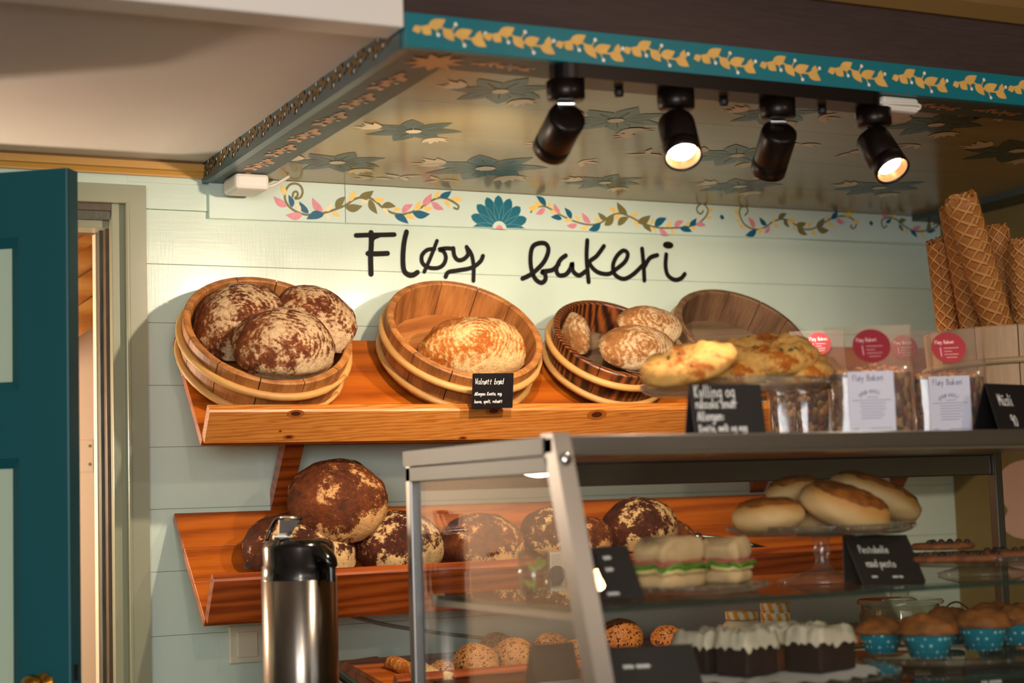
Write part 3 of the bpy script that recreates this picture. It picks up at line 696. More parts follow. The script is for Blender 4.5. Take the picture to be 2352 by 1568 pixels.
# ------------------------------------------------------------------ junction boxes, switch, cables
def tilebox(px0,py0,px1,py1,Y,dep,name,label,cat,mat,zfix=None):
    a=W(px0,py0,Y);b=W(px1,py1,Y)
    return a,b
a=W(487,418,3.62);b=W(555,440,3.62)
j=root('junction_box','small white junction box fixed under the canopy corner by the wall','junction box',(1.17,3.68,2.085))
MB().box((1.085,3.64,2.082),(1.165,3.74,ZB-.0005),0,bev=.008).build('box',M['white_plastic'],j)
MB().tube(curve_pts([(1.165,3.70,2.100),(1.19,3.70,2.104),(1.215,3.705,2.118),(1.235,3.71,2.131)],4),.004,8).build('cable',M['white_plastic'],j)
p=WZ(2075,268,2.09)
j=root('junction_box','white junction box with looped wire at the end of the spotlight bar','junction box',(p.x,2.61,2.09))
MB().box((2.055,2.555,2.088),(2.145,2.65,ZB-.0005),0,bev=.008).build('box',M['white_plastic'],j)
MB().tube(curve_pts([(2.04,2.56,2.103),(2.09,2.553,2.103),(2.135,2.552,2.104),(2.145,2.556,2.100),(2.135,2.56,2.094),(2.11,2.56,2.093)],5),.0035,8).build('wire',M['white_plastic'],j)
a=W(522,1438);b=W(558,1522)
s=root('light_switch','ivory wall switch half hidden behind the steel coffee flask','switch',(a.x,YW,b.z))
MB().box((a.x,YW-.012,b.z),(a.x+.085,YW-.002,a.z),0,bev=.004).build('plate',M['ivory'],s)
MB().box((a.x+.018,YW-.018,b.z+.014),(a.x+.067,YW-.012,a.z-.014),0,bev=.002).build('rocker',M['ivory'],s)
q=[W(x,y,YW-.006) for x,y in ((800,1412),(880,1433),(1000,1452),(1120,1466),(1180,1475))]
tag(MB().tube(curve_pts(q,4),.0045,8).build('wall_cable',M['cable_grey']),'thin grey cable running slantwise on the wall under the lower bread shelf','cable')
q=[W(x,y,3.62) for x,y in ((690,1470),(735,1510),(775,1548),(830,1590),(900,1630))]
tag(MB().tube(curve_pts(q,5),.007,10).build('power_cord',M['black_matt']),'black power cord drooping beside the steel coffee flask','cord')

# ------------------------------------------------------------------ spotlight bar with four heads
tl=root('spotlight_bar','black metal bar of four adjustable spotlights under the canopy front','spotlight',(1.68,2.57,2.09))
yb=2.571; xa,xb=1.378,2.015; zb_=2.092; zt_=ZB-.0005; rb=.036
pts=[(xa+rb*math.cos(a),yb+rb*math.sin(a)) for a in [PI/2+PI*k/12 for k in range(13)]]+[(xb+rb*math.cos(a),yb+rb*math.sin(a)) for a in [-PI/2+PI*k/12 for k in range(13)]]
MB().prism([(x,y,zb_) for x,y in pts],(0,0,zt_-zb_)).build('bar',M['lamp_black'],tl)
for x,y in ((1430,200),(1670,222),(1895,243)):
    p=WZ(x,y,zb_); MB().lathe([(0,0),(.007,0),(.009,.003),(.009,.012),(.006,.014)],14,0,Matrix.Translation((p.x,yb+.015,zb_-.014))).build('knob',M['black_matt'],tl)
SPOTS=[]
for i,(px,dx,dy,rt) in enumerate(((1299,-.50,.86,.80),(1551,.10,.99,-.68),(1783,-.18,.98,.70),(2003,.36,.93,-.64))):
    c=WZ(px,190,zb_); c=V((W(px,200,yb).x,yb,zb_))
    sp=MB().lathe([(0,0),(.030,0),(.034,.003),(.034,.034),(.0,.034)],32,0,Matrix.Translation(c-V((0,0,.034)))).build('mount_cup',M['lamp_black'],tl)
    d=(RT*dx-UP*dy).normalized()*math.sqrt(1-rt*rt)+FW*rt; d.normalize()
    hng=c-V((0,0,.040))
    MB().cyl(hng-RT*.014,hng+RT*.014,.0055,14).build('hinge',M['chrome'],tl)
    h0=hng+V((0,0,-.004))+d*.002; side=d.cross(RT).normalized()
    off=(V((0,0,-1))-d*V((0,0,-1)).dot(d))*.022
    h0=h0+off
    Mh=Matrix.Translation(h0)@d.to_track_quat('Z','Y').to_matrix().to_4x4()
    L=.098; r=.034
    hd=MB().lathe([(0,0),(.028,0),(.033,.003),(r,.010),(r,.070),(r-.0006,.0705),(r-.0006,.0715),(r,.072),(r,L),(r-.003,L+.001),(r-.004,L-.004),(r-.004,L-.005)],40,0,Mh).build('lamp_head',M['lamp_black'],tl)
    MB().lathe([(r-.0035,L-.003),(r-.005,L-.008),(r-.0055,L-.0085),(r-.006,L-.013),(r-.0068,L-.0135),(r-.0072,L-.018),(r-.012,L-.020)],40,0,Mh).build('reflector',M['lamp_inner'],hd)
    MB().lathe([(0,L-.019),(r-.0075,L-.019)][::-1],32,0,Mh).build('bulb',M['bulb'],hd)
    SPOTS.append((h0+d*(L-.010),d))
# ------------------------------------------------------------------ tilted bread shelves
class Plane: pass
def shelf(pb,yb,pf,pt,x1,label,lipmat,liplabel,brs=(),knots=()):
    """pb back corner (photo), yb its distance, pf / pt bottom and top of the front lip at the same end"""
    B=W(*pb,yb); F=WX(*pf,B.x); Tp=WX(*pt,B.x); P=Plane()
    sv=V((0,F.y-B.y,F.z-B.z)); depth=sv.length-.012; sv.normalize(); sn=V((0,sv.z,-sv.y)); P.o,P.v,P.n,P.d=B,sv,sn,depth
    SM=frame(B,V((1,0,0)),sv,-sn); L=x1-B.x                 # x along, y down the slope, z into the board
    r=root('bread_shelf',label,'shelf',M=SM); mb=MB()
    for k in range(3): mb.box((0,depth*k/3+.0005,0),(L,depth*(k+1)/3-.0005,.020),0,SM,bev=.0012)
    mb.build('shelf_board',M['shelf'],r)
    ld=(Tp-F).normalized(); lh=(Tp-F).length; th=V((0,-ld.z,ld.y)); th=-th if th.y<0 else th     # inward from the lip face
    x0=B.x+.002; c=V((x0,F.y,F.z))
    pr=[c,c+ld*(lh-.004),c+ld*lh+th*.004,c+ld*(lh+.002)+th*.020,c+ld*(lh-.002)+th*.024,c+th*.024]
    mb=MB().prism(pr,V((L-.002,0,0)))
    for kx,kv,ka,kb in knots:                            # dark knots in the lip face
        q=c+V((kx,0,0))+ld*(lh*kv)-th*.0004
        for f,m in ((1.0,1),(.55,2)): mb.disc(q-th*.0002*m,ka*f,-th,m,18,kb*f,t=(1,0,0))
    tag(mb.build('front_lip',[lipmat,M['knot_ring'],M['knot']],r),liplabel)
    for bx,zl,u in brs:
        top=B+sv*(depth*u)-sn*.021; mb=MB(); w=.045
        mb.prism([V((bx-w/2,top.y,top.z)),V((bx-w/2,top.y+.030,top.z+.030)),V((bx-w/2,YW-.003,zl+.035)),V((bx-w/2,YW-.003,zl-.015))],(w,0,0))
        mb.build('bracket',M['lip_dark'],r)
    return P
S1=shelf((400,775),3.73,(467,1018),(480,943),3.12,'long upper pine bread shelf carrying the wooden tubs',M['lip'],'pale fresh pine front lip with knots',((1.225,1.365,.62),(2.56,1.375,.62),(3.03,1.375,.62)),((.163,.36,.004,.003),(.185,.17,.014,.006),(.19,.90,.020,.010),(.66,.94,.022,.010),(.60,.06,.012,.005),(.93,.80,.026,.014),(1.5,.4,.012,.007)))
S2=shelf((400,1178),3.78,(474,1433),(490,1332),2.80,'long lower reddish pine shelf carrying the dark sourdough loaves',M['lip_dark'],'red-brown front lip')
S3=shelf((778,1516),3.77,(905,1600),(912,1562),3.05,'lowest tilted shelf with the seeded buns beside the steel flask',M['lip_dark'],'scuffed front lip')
O1,O2,O3=S1,S2,S3

# ------------------------------------------------------------------ coopered bread tubs
def tub(px,py,R,h,O,mats,label,n=12,rz=0,taper=.010,hoops=((.14,.0135),(.64,.0145)),M_=None,group='coopered bread tubs',tilt=42.5):
    if M_ is None:                                     # rim centre lies on the sight line; the upper edge of the base touches the board, the front hoop sits on the lip
        t=math.radians(tilt); nn=V((0,-math.sin(t),math.cos(t))); dn=V((0,-math.cos(t),-math.sin(t)))
        g=lambda s: (EYE+ray(px,py)*s-nn*h-dn*(R-taper+.020)-O.o).dot(O.n)-.005
        s0,s1=3.0,4.5; s_=s0-g(s0)*(s1-s0)/(g(s1)-g(s0)); c=EYE+ray(px,py)*s_-nn*h
        M_=frame(c,V((math.cos(rz),0,0))-dn*math.sin(rz),-dn*math.cos(rz)-V((1,0,0))*math.sin(rz),nn)
        print('TUB',label[:20],[round(x,3) for x in c],'back',round((c-dn*(R-taper)).y,3),'rimback',round((c+nn*h-dn*R).y,3),'front v',round((c+dn*(R-taper)-O.o).dot(O.v),3),'of',round(O.d,3))
    r=root('bread_tub',label,'tub',M=M_,group=group)
    st,fl,hp=mats; t=.017; rb=R-taper
    mb=MB(); N=n; a0=.2
    for k in range(N):
        wv=.75+.5*((k*7919)%13)/13; 
        A0=a0+2*PI*k/N; A1=a0+2*PI*(k+1)/N-.012
        prof=[(rb,0),(R,h-.003),(R-.003,h),(R-t+.003,h),(R-t,h-.003),(rb-t,.0),(rb,0)]
        mb.lathe(prof,5,0,M_,False,A0,A1)
        for A,fl_ in ((A0,1),(A1,0)):
            e=[(rr*math.cos(A),rr*math.sin(A),z) for rr,z in prof[:-1]]; mb.add(e,[tuple(range(len(e)))],0,False,M_)
    zz=lambda q,r_: [(r_-taper*(1-q/h) if 0 else rb+taper*q/h-t*.5+r_,q)]
    mb.lathe([(rb-t*.5-.001,.002),(R-t*.5-.001,h-.0012),(R-t*.5+.001,h-.0012),(rb-t*.5+.001,.002)],48,1,M_)
    mb.build('staves',[st,M['groove']],r)
    mb=MB()
    for k in range(5):
        y0=-rb+t+ (2*(rb-t))*k/5; y1=-rb+t+(2*(rb-t))*(k+1)/5-.0012; ps=[]
        rr=rb-t+.002
        for i in range(9):
            y=y0+(y1-y0)*i/8; ps.append((math.sqrt(max(0,rr*rr-y*y)),y))
        ps=[(x,y) for x,y in ps]+[(-x,y) for x,y in ps[::-1]]
        mb.prism([M_@V((x,y,.010)) for x,y in ps],M_.to_3x3()@V((0,0,.012)))
    mb.build('tub_floor',fl,r)
    for u,th in hoops:
        mb=MB(); z=h*u; rr=rb+taper*u+th*.35; pts=[]
        for k in range(49):
            a=-.9+2*PI*k/48*1.04; k2=k/48
            pts.append(M_@V(((rr+.004*max(0,(k2-.93))*14)*math.cos(a),(rr+.004*max(0,(k2-.93))*14)*math.sin(a),z+.0025*math.sin(2*a+u*9)+(.010*(k2-.5))*.5)))
        mb.tube(pts,[th*.62*(1 if .03<i/48<.95 else .6) for i in range(49)],8,0)
        mb.build('hoop',hp,r)
    return r,M_,rb-t
T1,TM1,TR1=tub(618,753,.190,.110,O1,(M['tub'],M['tub_floor'],M['hoop']),'wooden tub heaped with three round floured loaves',tilt=45)
T2,TM2,TR2=tub(1070,753,.190,.110,O1,(M['tub'],M['tub_floor'],M['hoop']),'wide honey-brown tub with one cut walnut loaf and a black card',rz=.35,tilt=44)
T3,TM3,TR3=tub(1412,774,.156,.104,O1,(M['tub_dark'],M['tub_floor_grey'],M['hoop']),'smaller dark-streaked tub holding three pale floured loaves',rz=.2,tilt=43)
T4,TM4,TR4=tub(1708,760,.181,.108,O1,(M['tub_grey'],M['tub_floor_grey'],M['hoop_pale']),'empty weathered grey-brown tub standing behind the cheese swirls',rz=.1,tilt=44)

# ------------------------------------------------------------------ loaves
def loaf(c,nrm,along,ax,mat,label,group=None,seed=0,name='bread_loaf',cut=None,flat=.35,nz=.06,cat='bread',crumb=None,pw=1.0,freq=3.2,seg=56,tub=None):
    """domed loaf: ax = half length, half width, height above its base; c = base centre, nrm = up out of the base"""
    nrm=V(nrm).normalized(); x=(V(along)-nrm*V(along).dot(nrm)).normalized(); y=nrm.cross(x)
    Mx=frame(c,x,y,nrm); mb=MB(); vs=[];fs=[]; ns,nr=seg,seg//2
    off=V((seed*3.1,seed*1.7,seed*.9))
    for j in range(nr+1):
        ph=PI*j/nr-PI/2
        for i in range(ns):
            th=2*PI*i/ns
            e=V((math.cos(ph)*math.cos(th),math.cos(ph)*math.sin(th),math.sin(ph)))
            k=1+nz*mnoise.noise(e*freq*.55+off)+nz*.45*mnoise.noise(e*freq*1.7+off)+nz*.12*mnoise.noise(e*freq*5+off)
            p=V((e.x*ax[0]*k,e.y*ax[1]*k,e.z*ax[2]*k*(1 if e.z>0 else flat)))
            if pw!=1.0: p.x*=1-.12*abs(e.y)
            if cut is not None:
                cx=cut*ax[0]
                if p.x>cx: p.x=cx+(p.x-cx)*.05+.003*mnoise.noise(p*60)
            p.z+=ax[2]*flat
            p=Mx@p
            if tub is not None:                            # the crust gives way where it presses on the tub
                TM,Ri,hh=tub; q=TM.inverted()@p; rr=math.hypot(q.x,q.y); lim=Ri-.003+.010*max(0,q.z)/hh
                lim+=max(0,q.z-hh-.004)*.8
                if rr>lim: k2=lim/rr; q.x*=k2; q.y*=k2
                q.z=max(q.z,.0235); p=TM@q
            vs.append(p)
    for j in range(nr):
        for i in range(ns):
            a=j*ns+i;b=j*ns+(i+1)%ns; fs.append((a,b,b+ns,a+ns))
    mb.add(vs,fs,0,True)
    if cut is not None and crumb is not None:
        cx=cut*ax[0]
        for f,k in zip(mb.f,range(len(mb.f))):
            if all((Mx.inverted()@mb.v[i]).x>cx-.0005 for i in f): mb.mi[k]=1
        mats=[mat,crumb]
    else: mats=mat
    o=mb.build(name,mats,origin=Mx); return tag(o,label,cat,group)
def onplane(px,py,O,w): return WP(px,py,O.o+O.n*w,O.n)
SNN=S2.n; SV=S2.v
def tubfloor(TM):
    P=Plane(); P.o=TM@V((0,0,.023)); P.n=TM.to_3x3()@V((0,0,1)); return P
CAMD=lambda p:(EYE-p).normalized()
K1=(TM1,TR1,.110); K2=(TM2,TR2,.110); K3=(TM3,TR3,.104)
# tub 1
F1=tubfloor(TM1); g='round floured loaves in the first tub'
def seat(px,py,O,w,ax,nrm): return WP(px,py,O.o+O.n*w,O.n)-V(nrm).normalized()*ax[2]*.45
n1=(SNN*1.0+V((-.30,-.25,.05))).normalized(); ax=(.114,.100,.082)
loaf(seat(554,741,F1,.066,ax,n1),n1,V((.9,0,.45)),ax,M['crust_rye'],'round floured rye loaf against the first tub rim on the door side',g,1,tub=K1)
n1=(SNN+V((.30,-.1,.1))).normalized(); ax=(.106,.092,.075)
loaf(seat(731,738,F1,.095,ax,n1),n1,V((.55,0,-.8)),ax,M['crust_rye'],'floured rye loaf leaning highest out of the first tub, on the lettering side',g,2,tub=K1)
n1=(SNN+V((.05,-.35,-.05))).normalized(); ax=(.116,.098,.088)
loaf(seat(653,801,F1,.108,ax,n1),n1,V((.95,0,.1)),ax,M['crust_rye'],'front floured rye loaf lying on top of two others in the first tub',g,3,tub=K1)
# tub 2
F2=tubfloor(TM2); ax=(.136,.078,.088); n1=(SNN+V((0,-.2,.1))).normalized()
loaf(seat(1093,803,F2,.040,ax,n1),n1,V((1,0,-.07)),ax,M['crust_gold'],'golden walnut loaf with one cut end in the wide tub',None,4,cut=.80,crumb=M['crumb'],nz=.09,tub=K2)
# tub 3
F3=tubfloor(TM3); g='pale floured loaves in the small dark tub'
ax=(.072,.037,.055); n1=SNN
loaf(seat(1318,768,F3,.03,ax,n1),n1,V((.06,.5,.8)),ax,M['crust_pale'],'narrow brown loaf standing upright in the small dark tub',g,5,nz=.05,tub=K3)
ax=(.098,.066,.055); n1=(SNN+V((.2,.0,.2))).normalized()
loaf(seat(1495,752,F3,.105,ax,n1),n1,V((1,0,.15)),ax,M['crust_pale'],'floured loaf at the back of the small dark tub, overlapping the empty tub',g,6,tub=K3)
ax=(.110,.070,.062); n1=(SNN+V((.1,-.25,-.05))).normalized()
loaf(seat(1466,804,F3,.10,ax,n1),n1,V((1,0,.12)),ax,M['crust_pale'],'pale cracked floured loaf at the front of the small dark tub',g,7,tub=K3)
# lower shelf
g='dark sourdough loaves on the lower shelf'
def lo2(px,py,w,ax,al,mat,label,seed,nadd=(0,0,0),**k):
    n1=(SNN+V(nadd)).normalized(); return loaf(seat(px,py,O2,w,ax,n1),n1,V(al),ax,mat,label,g,seed,**k)
lo2(690,1262,.048,(.132,.098,.085),(1,0,-.12),M['crust_dark'],'dark floured sourdough loaf directly behind the steel coffee flask',11)
lo2(915,1250,.045,(.112,.086,.082),(1,0,0),M['crust_dark'],'sourdough loaf with white flour streaks beside the case corner post',12)
lo2(776,1150,.135,(.118,.106,.090),(1,0,.2),M['crust_brown'],'big burnt-topped sourdough loaf resting on top of two others',13,(0,-.25,-.15))
lo2(1107,1250,.045,(.108,.082,.080),(1,0,.05),M['crust_brown'],'matt brown sourdough loaf seen through the case end glass',14,nz=.09)
lo2(1268,1225,.040,(.082,.072,.070),(1,0,.1),M['crust_dark'],'floured sourdough loaf partly hidden by the slanted case post',15)
lo2(1362,1232,.030,(.052,.055,.050),(1,0,-.3),M['crust_brown'],'small brown bread piece between two floured loaves on the lower shelf',16)
lo2(1470,1212,.048,(.102,.080,.082),(1,0,.05),M['crust_dark'],'black-and-white floured loaf above the sandwiches on the lower shelf',17)
lo2(1548,1232,.026,(.055,.05,.045),(1,0,-.5),M['crust_brown'],'brown end piece of bread leaning by the black-and-white loaf',18)
# bread tongs lying on the lower shelf
t=root('bread_tongs','shiny steel tongs with black grips lying on the lower shelf','tongs',onplane(1690,1250,O2,.02))
a=onplane(1602,1232,O2,.03);b=onplane(1700,1250,O2,.03);c=onplane(1775,1268,O2,.03)
for s in (-1,1):
    q=SNN*.006*s
    MB().tube(curve_pts([a+q*.3,(a+b)/2+q*1.4,b+q*1.2],4),.0042,8).build('arm',M['chrome'],t)
    MB().tube([b+q*1.2,c+q],.0055,8).build('grip',M['black'],t)
    MB().disc(a+q*.3,.010,SNN,0,12,.006,t=(1,0,0)).lathe([(0,0),(.011,.001),(.010,.006),(0,.007)],12,0,frame(a+q*.3,V((1,0,0)),-SV,SNN)).build('tip',M['chrome'],t)
# seeded buns on the lowest shelf
g='seeded buns on the lowest shelf'
def bun(px,py,w,r,label,seed,mat='seed_bun',O=O3,h=.8):
    ax=(r,r*.92,r*h); n1=(SNN+V((0,-.1,.2))).normalized()
    return loaf(seat(px,py,O,w,ax,n1),n1,V((1,0,0)),ax,M[mat],label,g,seed,name='seeded_bun',cat='bun',nz=.05,seg=40)
bun(1093,1520,.045,.053,'plump seeded bun beside the corner post, at the lip of the lowest shelf',21)
bun(1184,1506,.047,.052,'seeded bun between two other buns behind the black card frame',22)
bun(1143,1488,.028,.046,'dark seeded bun in shadow behind two lit buns on the lowest shelf',23)
bun(1018,1545,.022,.036,'small seeded bun next to the knobbly bread stick',24)
bun(1110,1552,.02,.045,'flat seeded bun under the plump one on the lowest shelf lip',25)
bun(1268,1488,.04,.046,'pale seeded bun above the black card frame',26)
bun(1326,1490,.03,.03,'little seeded bun next to the slanted case post',27)
bun(1428,1462,.045,.056,'big orange seeded bun seen through the case front glass',28,'seed_bun_orange')
bun(1535,1470,.04,.046,'orange seeded bun beside the frosted chocolate cake',29,'seed_bun_orange')
a=onplane(892,1522,O3,.03);b=onplane(1035,1562,O3,.03)
mb=MB(); pts=[];rr=[]
for i in range(15):
    u=i/14; pts.append(a+(b-a)*u+V((0,0,.004*math.sin(u*14)))); rr.append(.019*(.75+.25*math.sin(PI*u)+.12*mnoise.noise(V((u*9,2,1)))))
tag(mb.tube(pts,rr,16).build('bread_stick',M['crust_gold']),'knobbly golden bread stick lying on the lowest shelf behind the corner post','bread stick')
bd=MB(); a=[onplane(x,y,O3,.006) for x,y in ((788,1527),(862,1516),(940,1556),(1000,1580),(900,1590))]
tag(bd.prism(a,SNN*.014).build('bread_board',M['shelf']),'worn orange wooden board lying at the end of the lowest shelf','board')
# ------------------------------------------------------------------ hand-lettered stroke alphabet: x 0..4, baseline 0, x-height 4, ascender 7
GL={'~':'0 2 .8 4 1.2 0 2 3.6 2.6 .6 3.4 3 4.4 1.5','a':'3.4 3.6 2 4 .4 2.6 .4 1 1.6 0 3 1 3.4 3.6 3.3 1 3.9 0','b':'.6 7 .5 0;.5 2.6 1.8 3.9 3.2 3 3.2 1 1.8 0 .5 .8','c':'3.2 3.2 2 4 .6 2.8 .6 1 1.8 0 3.3 .8','d':'3.2 2.8 2 4 .5 2.8 .5 1 1.7 0 3.2 1.2;3.3 7 3.3 0','e':'.5 2 3.2 2.2 2.8 3.8 1.6 4 .5 2.6 .6 .8 1.8 0 3.2 .7','f':'3 6.6 2 7 1.4 6 1.3 0;.3 4 2.6 4','g':'3.2 3.4 2 4 .5 2.8 .6 1 1.8 .2 3.1 1.4;3.3 4 3.2 -1.8 2 -3 .6 -2.2','h':'.6 7 .5 0;.5 2.4 1.9 4 3 3.2 3.1 0','i':'.8 4 .7 .6 1.3 0;.8 5.6 .9 5.9','j':'1.6 4 1.5 -2 .4 -3;1.6 5.6 1.7 5.9','k':'.6 7 .5 0;3 4 .7 1.8 3.1 0','l':'.8 7 .7 .8 1.4 0','m':'.4 4 .4 0;.4 2.6 1.4 4 2.1 3 2.1 0;2.1 2.6 3.2 4 3.9 3 3.9 0','n':'.5 4 .5 0;.5 2.6 1.9 4 3 3.1 3.1 0','o':'1.9 4 .5 2.8 .5 1 1.9 0 3.3 1 3.3 2.8 1.9 4','p':'.6 4 .5 -3;.5 2.6 1.9 4 3.2 3 3.1 1 1.8 0 .5 1','q':'3.2 3.4 1.8 4 .5 2.6 .7 .7 2 .2 3.2 1.6;3.3 4 3.3 -3','r':'.6 4 .6 0;.6 2.4 1.6 3.8 2.9 3.8','s':'3 3.4 1.8 4 .7 3.1 2.9 1.4 2 0 .5 .5','t':'1.5 6 1.4 .8 2.4 0;.3 4 2.8 4','u':'.5 4 .5 1.2 1.6 0 3 1.4;3.1 4 3.1 .6 3.8 0','v':'.4 4 1.7 0 3.2 4','w':'.3 4 1.1 0 2.1 3 3.1 0 3.9 4','x':'.5 4 3.1 0;3.1 4 .5 0','y':'.5 4 1.6 .8;3.2 4 1.4 -2.4 .4 -3','z':'.5 4 3.1 4 .5 0 3.3 0','ø':'1.9 4 .5 2.8 .5 1 1.9 0 3.3 1 3.3 2.8 1.9 4;3.4 4.8 .4 -.8','ü':'.5 4 .5 1.2 1.6 0 3 1.4;3.1 4 3.1 .6 3.8 0;1 5.6 1.1 6;2.6 5.6 2.7 6','V':'.3 7 1.8 0 3.5 7','A':'.2 0 1.9 7 3.6 0;.9 2.4 3 2.4','K':'.6 7 .6 0;3.5 7 .7 3 3.6 0','P':'.6 7 .6 0;.6 6.6 2.4 7 3.4 5.6 2.6 3.8 .6 3.6','F':'.6 7 .6 0;.6 7 3.5 7;.6 3.8 2.8 3.8','B':'.6 7 .6 0;.6 7 2.6 6.8 3 5.2 2.2 3.8 .6 3.6;2.2 3.8 3.4 2.4 2.8 .2 .6 0','M':'.3 0 .6 7 2.1 2 3.6 7 3.9 0','9':'3.2 5 2.4 6.8 1 6.6 .7 4.6 1.8 3.6 3.2 5 2.8 0','0':'1.9 6.8 .5 5 .5 1.6 1.9 0 3.3 1.6 3.3 5 1.9 6.8',':':'.9 3 1 3.3;.9 .6 1 .9',',':'.9 .5 .5 -1','.':'.8 .1 .9 .3','S':'3.2 6 2 7 .8 5.8 3 2.4 2 0 .5 1','R':'.6 7 .6 0;.6 7 2.8 6.6 2.8 4 .6 3.6 3.3 0','O':'1.9 6.8 .5 5 .5 1.6 1.9 0 3.3 1.6 3.3 5 1.9 6.8','Ø':'1.9 6.8 .5 5 .5 1.6 1.9 0 3.3 1.6 3.3 5 1.9 6.8;3.5 7.4 .3 -.6','Ü':'.5 7 .5 1.6 1.9 0 3.3 1.6 3.3 7','L':'.7 7 .6 0 3.2 0','I':'.8 7 .8 0'}
def write(mb,txt,o,ux,uy,h,w,mat=0,jit=.14,adv=4.6,arc=None,xs=1.0):
    """o = baseline start; h = cap height; strokes drawn as flat ribbons in the plane ux,uy"""
    k=h/7; n=ux.cross(uy); x=0
    for ch in txt:
        if ch==' ': x+=adv*.75; continue
        jx,jy=rnd.uniform(-jit,jit),rnd.uniform(-jit,jit)
        for st in GL[ch].split(';'):
            q=[float(a) for a in st.split()]; P=[(q[i],q[i+1]) for i in range(0,len(q),2)]
            pts=[]
            for a,b in P:
                X,Y=(x+a+jx)*k*xs,(b+jy)*k
                if arc:
                    R,A0=arc; t=A0-X/R; pts.append(o+ux*((R+Y)*math.cos(t))+uy*((R+Y)*math.sin(t)))
                else: pts.append(o+ux*X+uy*Y)
            p2=curve_pts(pts,3) if len(pts)>2 and not arc else pts
            mb.ribbon(p2,w,n,mat)
        x+=adv*(.62 if ch in 'ilI:,.jr' else 1.18 if ch in 'mwM' else 1)
    return x*k
def textlen(t,h,adv=4.6): return sum(adv*(.75 if c==' ' else .62 if c in 'ilI:,.jr' else 1.18 if c in 'mwM' else 1) for c in t)*h/7
def card(tl,tr,bl,lines,label,name='price_card',thick=.0016,mat='card',cat='sign',back=None,wid=.0011,group=None,bend=None):
    """flat chalk card with corners tl,tr,bl; lines = (text, u, v, height) with u,v as fractions from the top corner"""
    tl,tr,bl=V(tl),V(tr),V(bl); ux=(tr-tl).normalized(); dv=bl-tl; uy=-(dv-ux*dv.dot(ux)).normalized(); n=ux.cross(uy)
    w=(tr-tl).length; h=dv.length
    Mx=frame(bl,ux,uy,n); r=root(name,label,cat,M=Mx,group=group)
    MB().prism([tl,tr,tr+dv,bl],-n*thick).build('card_face',M[mat],r)
    mb=MB()
    for t,u,v,hh in lines: write(mb,t,tl+ux*(u*w)+dv*v+n*.0004,ux,uy,hh,max(.0008,min(wid,hh*.16)),adv=4.3,xs=.78)
    if mb.v: tag(mb.build('chalk_writing',M['chalk'],r),'white handwritten chalk lettering')
    if back:
        nh=V((n.x,n.y,0)).normalized()
        MB().prism([tl-n*thick,tr-n*thick,tr+dv-nh*(thick+back),bl-nh*(thick+back)],-nh*thick).build('rear_leaf',M[mat],r)
    return r
# ------------------------------------------------------------------ glass display case
CX0,CX1,CXE=1.181,2.571,3.10; FY,BY=2.30,2.905; CT0=1.457; KZ=.058
SL=(2.30-2.188)/(1.457-1.091)                       # slope of the slanted front (dY per dZ)
fy=lambda z: FY-(CT0-z)*SL
case=root('display_case','steel-framed glass display case with slanted front full of cakes and sandwiches','display case',(2.0,2.6,0))
mb=MB(); mb.box((CX0,FY,CT0-.030),(CXE,BY,CT0),0,bev=.004); tag(mb.build('top_slab',M['steel'],case),'brushed steel top')
MB().box((CX0-.003,FY+.03,CT0-.0285),(CX0-.0002,BY+.002,CT0-.001),0).build('end_plate',M['case_grey'],case)
MB().box((CX0+.01,FY-.004,CT0-.034),(CX1+.02,FY+.016,CT0-.028),0,bev=.002).build('front_rail',M['chrome'],case)
MB().box((CX0+.012,BY-.014,1.382),(CX1,BY,CT0-.030),0,bev=.003).build('back_rail',M['steel'],case)
MB().box((CX0,FY+.02,CT0-.058),(CX0+.012,BY,CT0-.030),0,bev=.002).build('end_rail',M['case_grey'],case)
def slab(z0,z1): return fy(z0),fy(z1)
mb=MB(); zb=.92; w=.030; d_=.040
y0,y1=slab(zb,CT0+.004)
mb.prism([(CX0,y0,zb),(CX0,y0+d_,zb),(CX0,y1+d_,CT0+.004),(CX0,y1,CT0+.004)],(w,0,0)); mb.build('slanted_post',M['steel_post'],case)
o=MB().lathe([(0,0),(.009,.0005),(.010,.003),(.007,.006),(0,.007)],16,0,frame(V((CX0+w/2,fy(1.42)-.0005,1.42)),V((1,0,0)),V((0,SL,1)),V((0,-1,SL)))).build('bolt',M['chrome'],case)
MB().box((CX0,BY-.024,zb),(CX0+.022,BY,CT0-.012),0,bev=.003).build('corner_post',M['steel_post'],case)
MB().box((CX1,BY-.024,zb),(CX1+.022,BY,CT0-.012),0,bev=.003).build('corner_post',M['steel_post'],case)
for x in (CX0+.010,):
    tag(MB().prism([(x,fy(zb)+.012,zb),(x,BY-.02,zb),(x,BY-.02,CT0-.03),(x,FY+.012,CT0-.03)],(.005,0,0)).build('end_glass',M['glass'],case),'clear end pane')
z0,z1=zb,CT0-.034
tag(MB().prism([(CX0+w,fy(z0)+.010,z0),(CXE,fy(z0)+.010,z0),(CXE,fy(z1)+.010,z1),(CX0+w,fy(z1)+.010,z1)],(0,.005,0)).build('front_glass',M['glass'],case),'clear slanted front pane')
ZS1=1.195; ZS2=1.040
for z,yf in ((ZS1,2.262),(ZS2,2.24)):
    mb=MB(); mb.box((CX0+.018,yf,z-.008),(CXE-.02,2.84,z),0)
    g=mb.build('glass_shelf',[M['glass'],M['glass_edge']],case)
    for p in g.data.polygons:
        if abs(p.normal.z)<.5: p.material_index=1
    for x in (CX0+.03,CX1-.02):
        MB().box((x,2.30,z-.022),(x+.012,2.86,z-.009),0).build('shelf_support',M['steel_post'],case)
MB().box((CX0,fy(zb)+.0,0),(CXE,BY,zb),0,bev=.004).build('base_cabinet',M['counter'],case)
